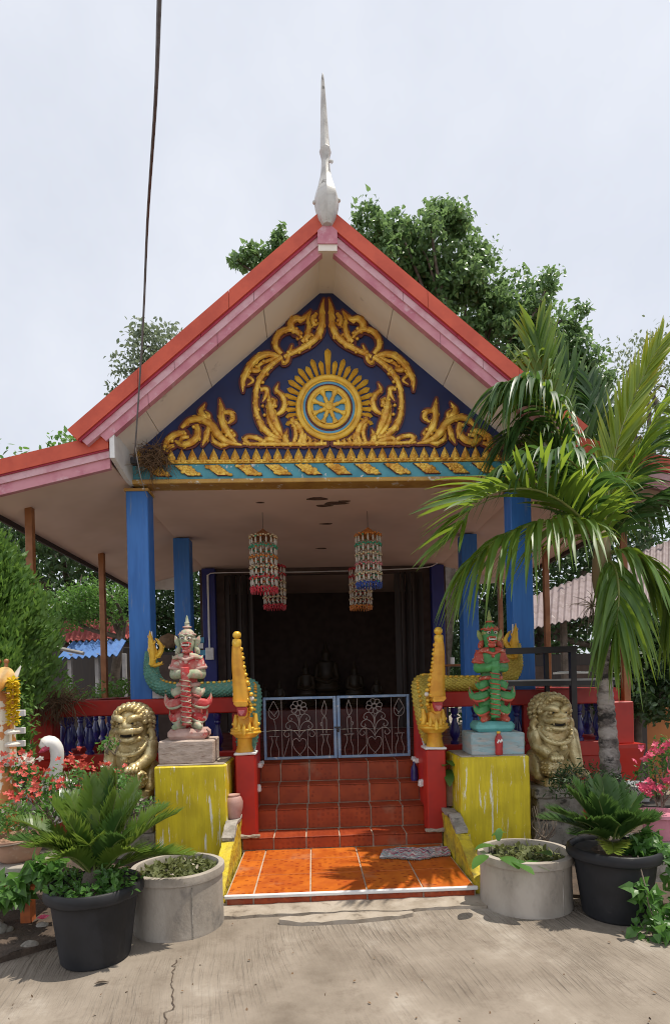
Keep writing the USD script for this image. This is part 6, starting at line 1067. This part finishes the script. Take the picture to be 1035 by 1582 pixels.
def conifer(label, c, rx, h, n, seed):
    q = np.random.default_rng(seed); t = thing('conifer_bush', label, 'conifer', c)
    part(t, 'trunk', tube([(0, 0, 0), (0, 0, h*.9)], [.05, .01], 8), M['bark'])
    z = q.random(n)**.85; a = q.random(n)*2*pi; prof = np.interp(z, [0, .18, .34, .5, .72, .9, 1], [.35, .50, .82, 1, .92, .52, .08])*(1+.22*np.sin(a*3+z*9)+.15*np.sin(a*7-z*23))
    lump = meshkit.fbm(np.stack([np.cos(a)*1.6, np.sin(a)*1.6, z*5.5], 1), 3, 5); prof = prof*(.50+1.0*lump); r = rx*prof*(.55+.5*q.random(n)**.5); cc = np.stack([r*np.cos(a), r*np.sin(a), z*h], 1); per = 9
    P = np.repeat(cc, per, 0)+q.normal(size=(n*per, 3))*[.03, .03, .045]; out = np.repeat(np.stack([np.cos(a), np.sin(a), 1.6+0*a], 1), per, 0)
    dd = out+q.normal(size=out.shape)*.55; nn = np.repeat(np.stack([-np.sin(a), np.cos(a), 0*a], 1), per, 0)+q.normal(size=out.shape)*.6
    lv, lf = LEAF['needle']; part(t, 'foliage', scatter(lv*[1.25, 1, 1], lf, P, frames(dd, nn), .062*(.5+1.0*q.random(n*per))), M['thuja'], kind='stuff')
c = W(-30, 1080, 1.0); conifer('bright green conifer bush at the left edge in front of the left wing', (c[0], 1.0, .35), .42, 2.66, 5200, 110)
c = W(60, 1150, 1.3)
herbs('dark_shrub', 'dark green shrub under the conifer behind the giraffe statue', 'shrub', [(W(20, 1120, .95), (.12, .15, .4), 100), (W(22, 1060, 1.0), (.12, .15, .25), 50), (W(-20, 1150, 1.0), (.22, .2, .4), 80)], 7, .05, 'thuja', 111, stems=6)
herbs('veranda_shrub', 'sunlit leafy shrub growing outside the left rail', 'shrub', [(W(95, 1076, 3.6), (.22, .2, .05), 26), (W(150, 1072, 4.2), (.40, .3, .06), 40), (W(108, 1062, 4.0), (.08, .1, .12), 10), (W(180, 1060, 4.6), (.22, .2, .09), 26)], 6, .07, 'hedge', 112, stems=8)
# ================================================================ neighbouring roofs, shed, wall
def corr(a, b, c, d, n, amp, m, parent, name='roof_sheet'):
    """Corrugated sheet over the corners a (low start), b (low end), c (high end), d (high start)."""
    a, b, c, d = map(lambda p: np.asarray(p, float), (a, b, c, d)); nr = np.cross(b-a, d-a); nr /= np.linalg.norm(nr)
    if nr[2] < 0: nr = -nr
    fn = lambda u, v: np.moveaxis((a*(1-u[..., None])*(1-v[..., None])+b*u[..., None]*(1-v[..., None])+c*u[..., None]*v[..., None]+d*(1-u[..., None])*v[..., None])+nr*amp*np.sin(u[..., None]*n*2*pi), -1, 0)
    top = grid(n*6+1, 3, fn); bt = top.copy(); bt.vertices = bt.vertices-nr*.02; bt.faces = bt.faces[:, ::-1]; return part(parent, name, cat(top, bt), m, smooth=30)
M['bluetin'] = mat('blue_roof_sheet', (.09, .19, .42), .5, (.06, .13, .32), s=4); M['redtin'] = mat('red_roof_tile', (.42, .10, .09), .6, (.32, .07, .06), s=5); M['greytin'] = mat('rosy_grey_sheet', (.25, .20, .20), .6, (.18, .135, .13), s=3, c3=(.5, .46, .44), s3=6, lo3=.6, hi3=.75)
t = thing('market_shed', 'dark open shed with blue corrugated awning behind the left posts', 'shed')
corr(W(88, 1018, 8.0), W(182, 1012, 8.0), W(196, 988, 9.0), W(112, 992, 9.0), 9, .03, M['bluetin'], t)
for x in (108, 150, 192): a = W(x, 1010, 8.2); part(t, 'post', box(a[0]-.04, a[0]+.04, 8.16, 8.24, 0, a[2], .005), M['grey'])
a, b = W(20, 1100, 10.2), W(215, 1000, 10.2); part(t, 'back_wall', box(a[0]-2, b[0], 10.2, 10.3, 0, b[2], .01), M['darkwood']); part(t, 'counter', box(a[0], b[0]-.5, 9.2, 9.5, 0, .9, .01), M['darkwood'])
t = thing('red_roof_house', 'house with faded red tiled roof under the layered tree at the left', 'house')
corr(W(82, 992, 11.0), W(215, 985, 11.0), W(205, 955, 12.5), W(100, 960, 12.5), 16, .03, M['redtin'], t)
a, b = W(85, 992, 11.2), W(214, 990, 11.2); part(t, 'wall', box(a[0]+.1, b[0]-.1, 11.2, 12.4, 0, a[2]-.05, .01), M['darkwall']); part(t, 'door', box(a[0]+.6, a[0]+1.4, 11.17, 11.199, 0, 2.0, .005), M['darkwood'])
t = thing('dark_awning', 'dark folded awning on a pale pole behind the conifer', 'awning'); part(t, 'cloth', jitter(tube(spline([W(62, 990, 5.0), W(80, 985, 5.2), W(98, 996, 5.4)], 9), [.05, .10, .13, .14, .14, .14, .12, .09, .04], 10), .02, 8), M['black'], smooth=True); part(t, 'pole', tube([W(58, 995, 5.0), W(130, 1010, 5.4)], .03, 8), M['grey'])
t = thing('corrugated_roof', 'shed with rosy grey corrugated roof behind the palm trunk', 'shed')
A_, B_, C_, D_ = W(818, 972, 8.0), W(1080, 915, 8.6), W(1080, 815, 11.5), W(822, 922, 10.6)
corr(A_, B_, C_, D_, 26, .025, M['greytin'], t)
for k, x in enumerate((870, 955, 1030)): a = W(x, 955, 8.5); part(t, 'post', box(a[0]-.06, a[0]+.06, 8.44, 8.56, 0, a[2]-.05, .008), M['bark'])
part(t, 'back_wall', box(A_[0]+.3, B_[0]+1, 10.5, 10.6, 0, 2.2, .01), M['darkwood'])
for k in range(3): part(t, 'window', box(A_[0]+.7+k*1.1, A_[0]+1.4+k*1.1, 10.46, 10.499, 1.2, 1.9, .005), M['darkwall'])
M['ochrewall'] = mat('ochre_orange_wall', (.36, .13, .035), .8, (.28, .1, .03), s=2)
t = thing('orange_wall', 'low ochre orange wall behind the small dark tree at the right', 'wall'); a = W(972, 1100, 3.6); part(t, 'wall_body', box(a[0], a[0]+6, 3.6, 3.75, 0, a[2], .01), M['ochrewall']); part(t, 'coping', box(a[0]-.02, a[0]+6.02, 3.57, 3.78, a[2], a[2]+.05, .01), M['ochrewall']); part(t, 'pier', box(W(985, 1100, 3.55)[0]-.1, W(985, 1100, 3.55)[0]+.1, 3.5, 3.6, 0, a[2]-.005, .01), M['darkwood'])
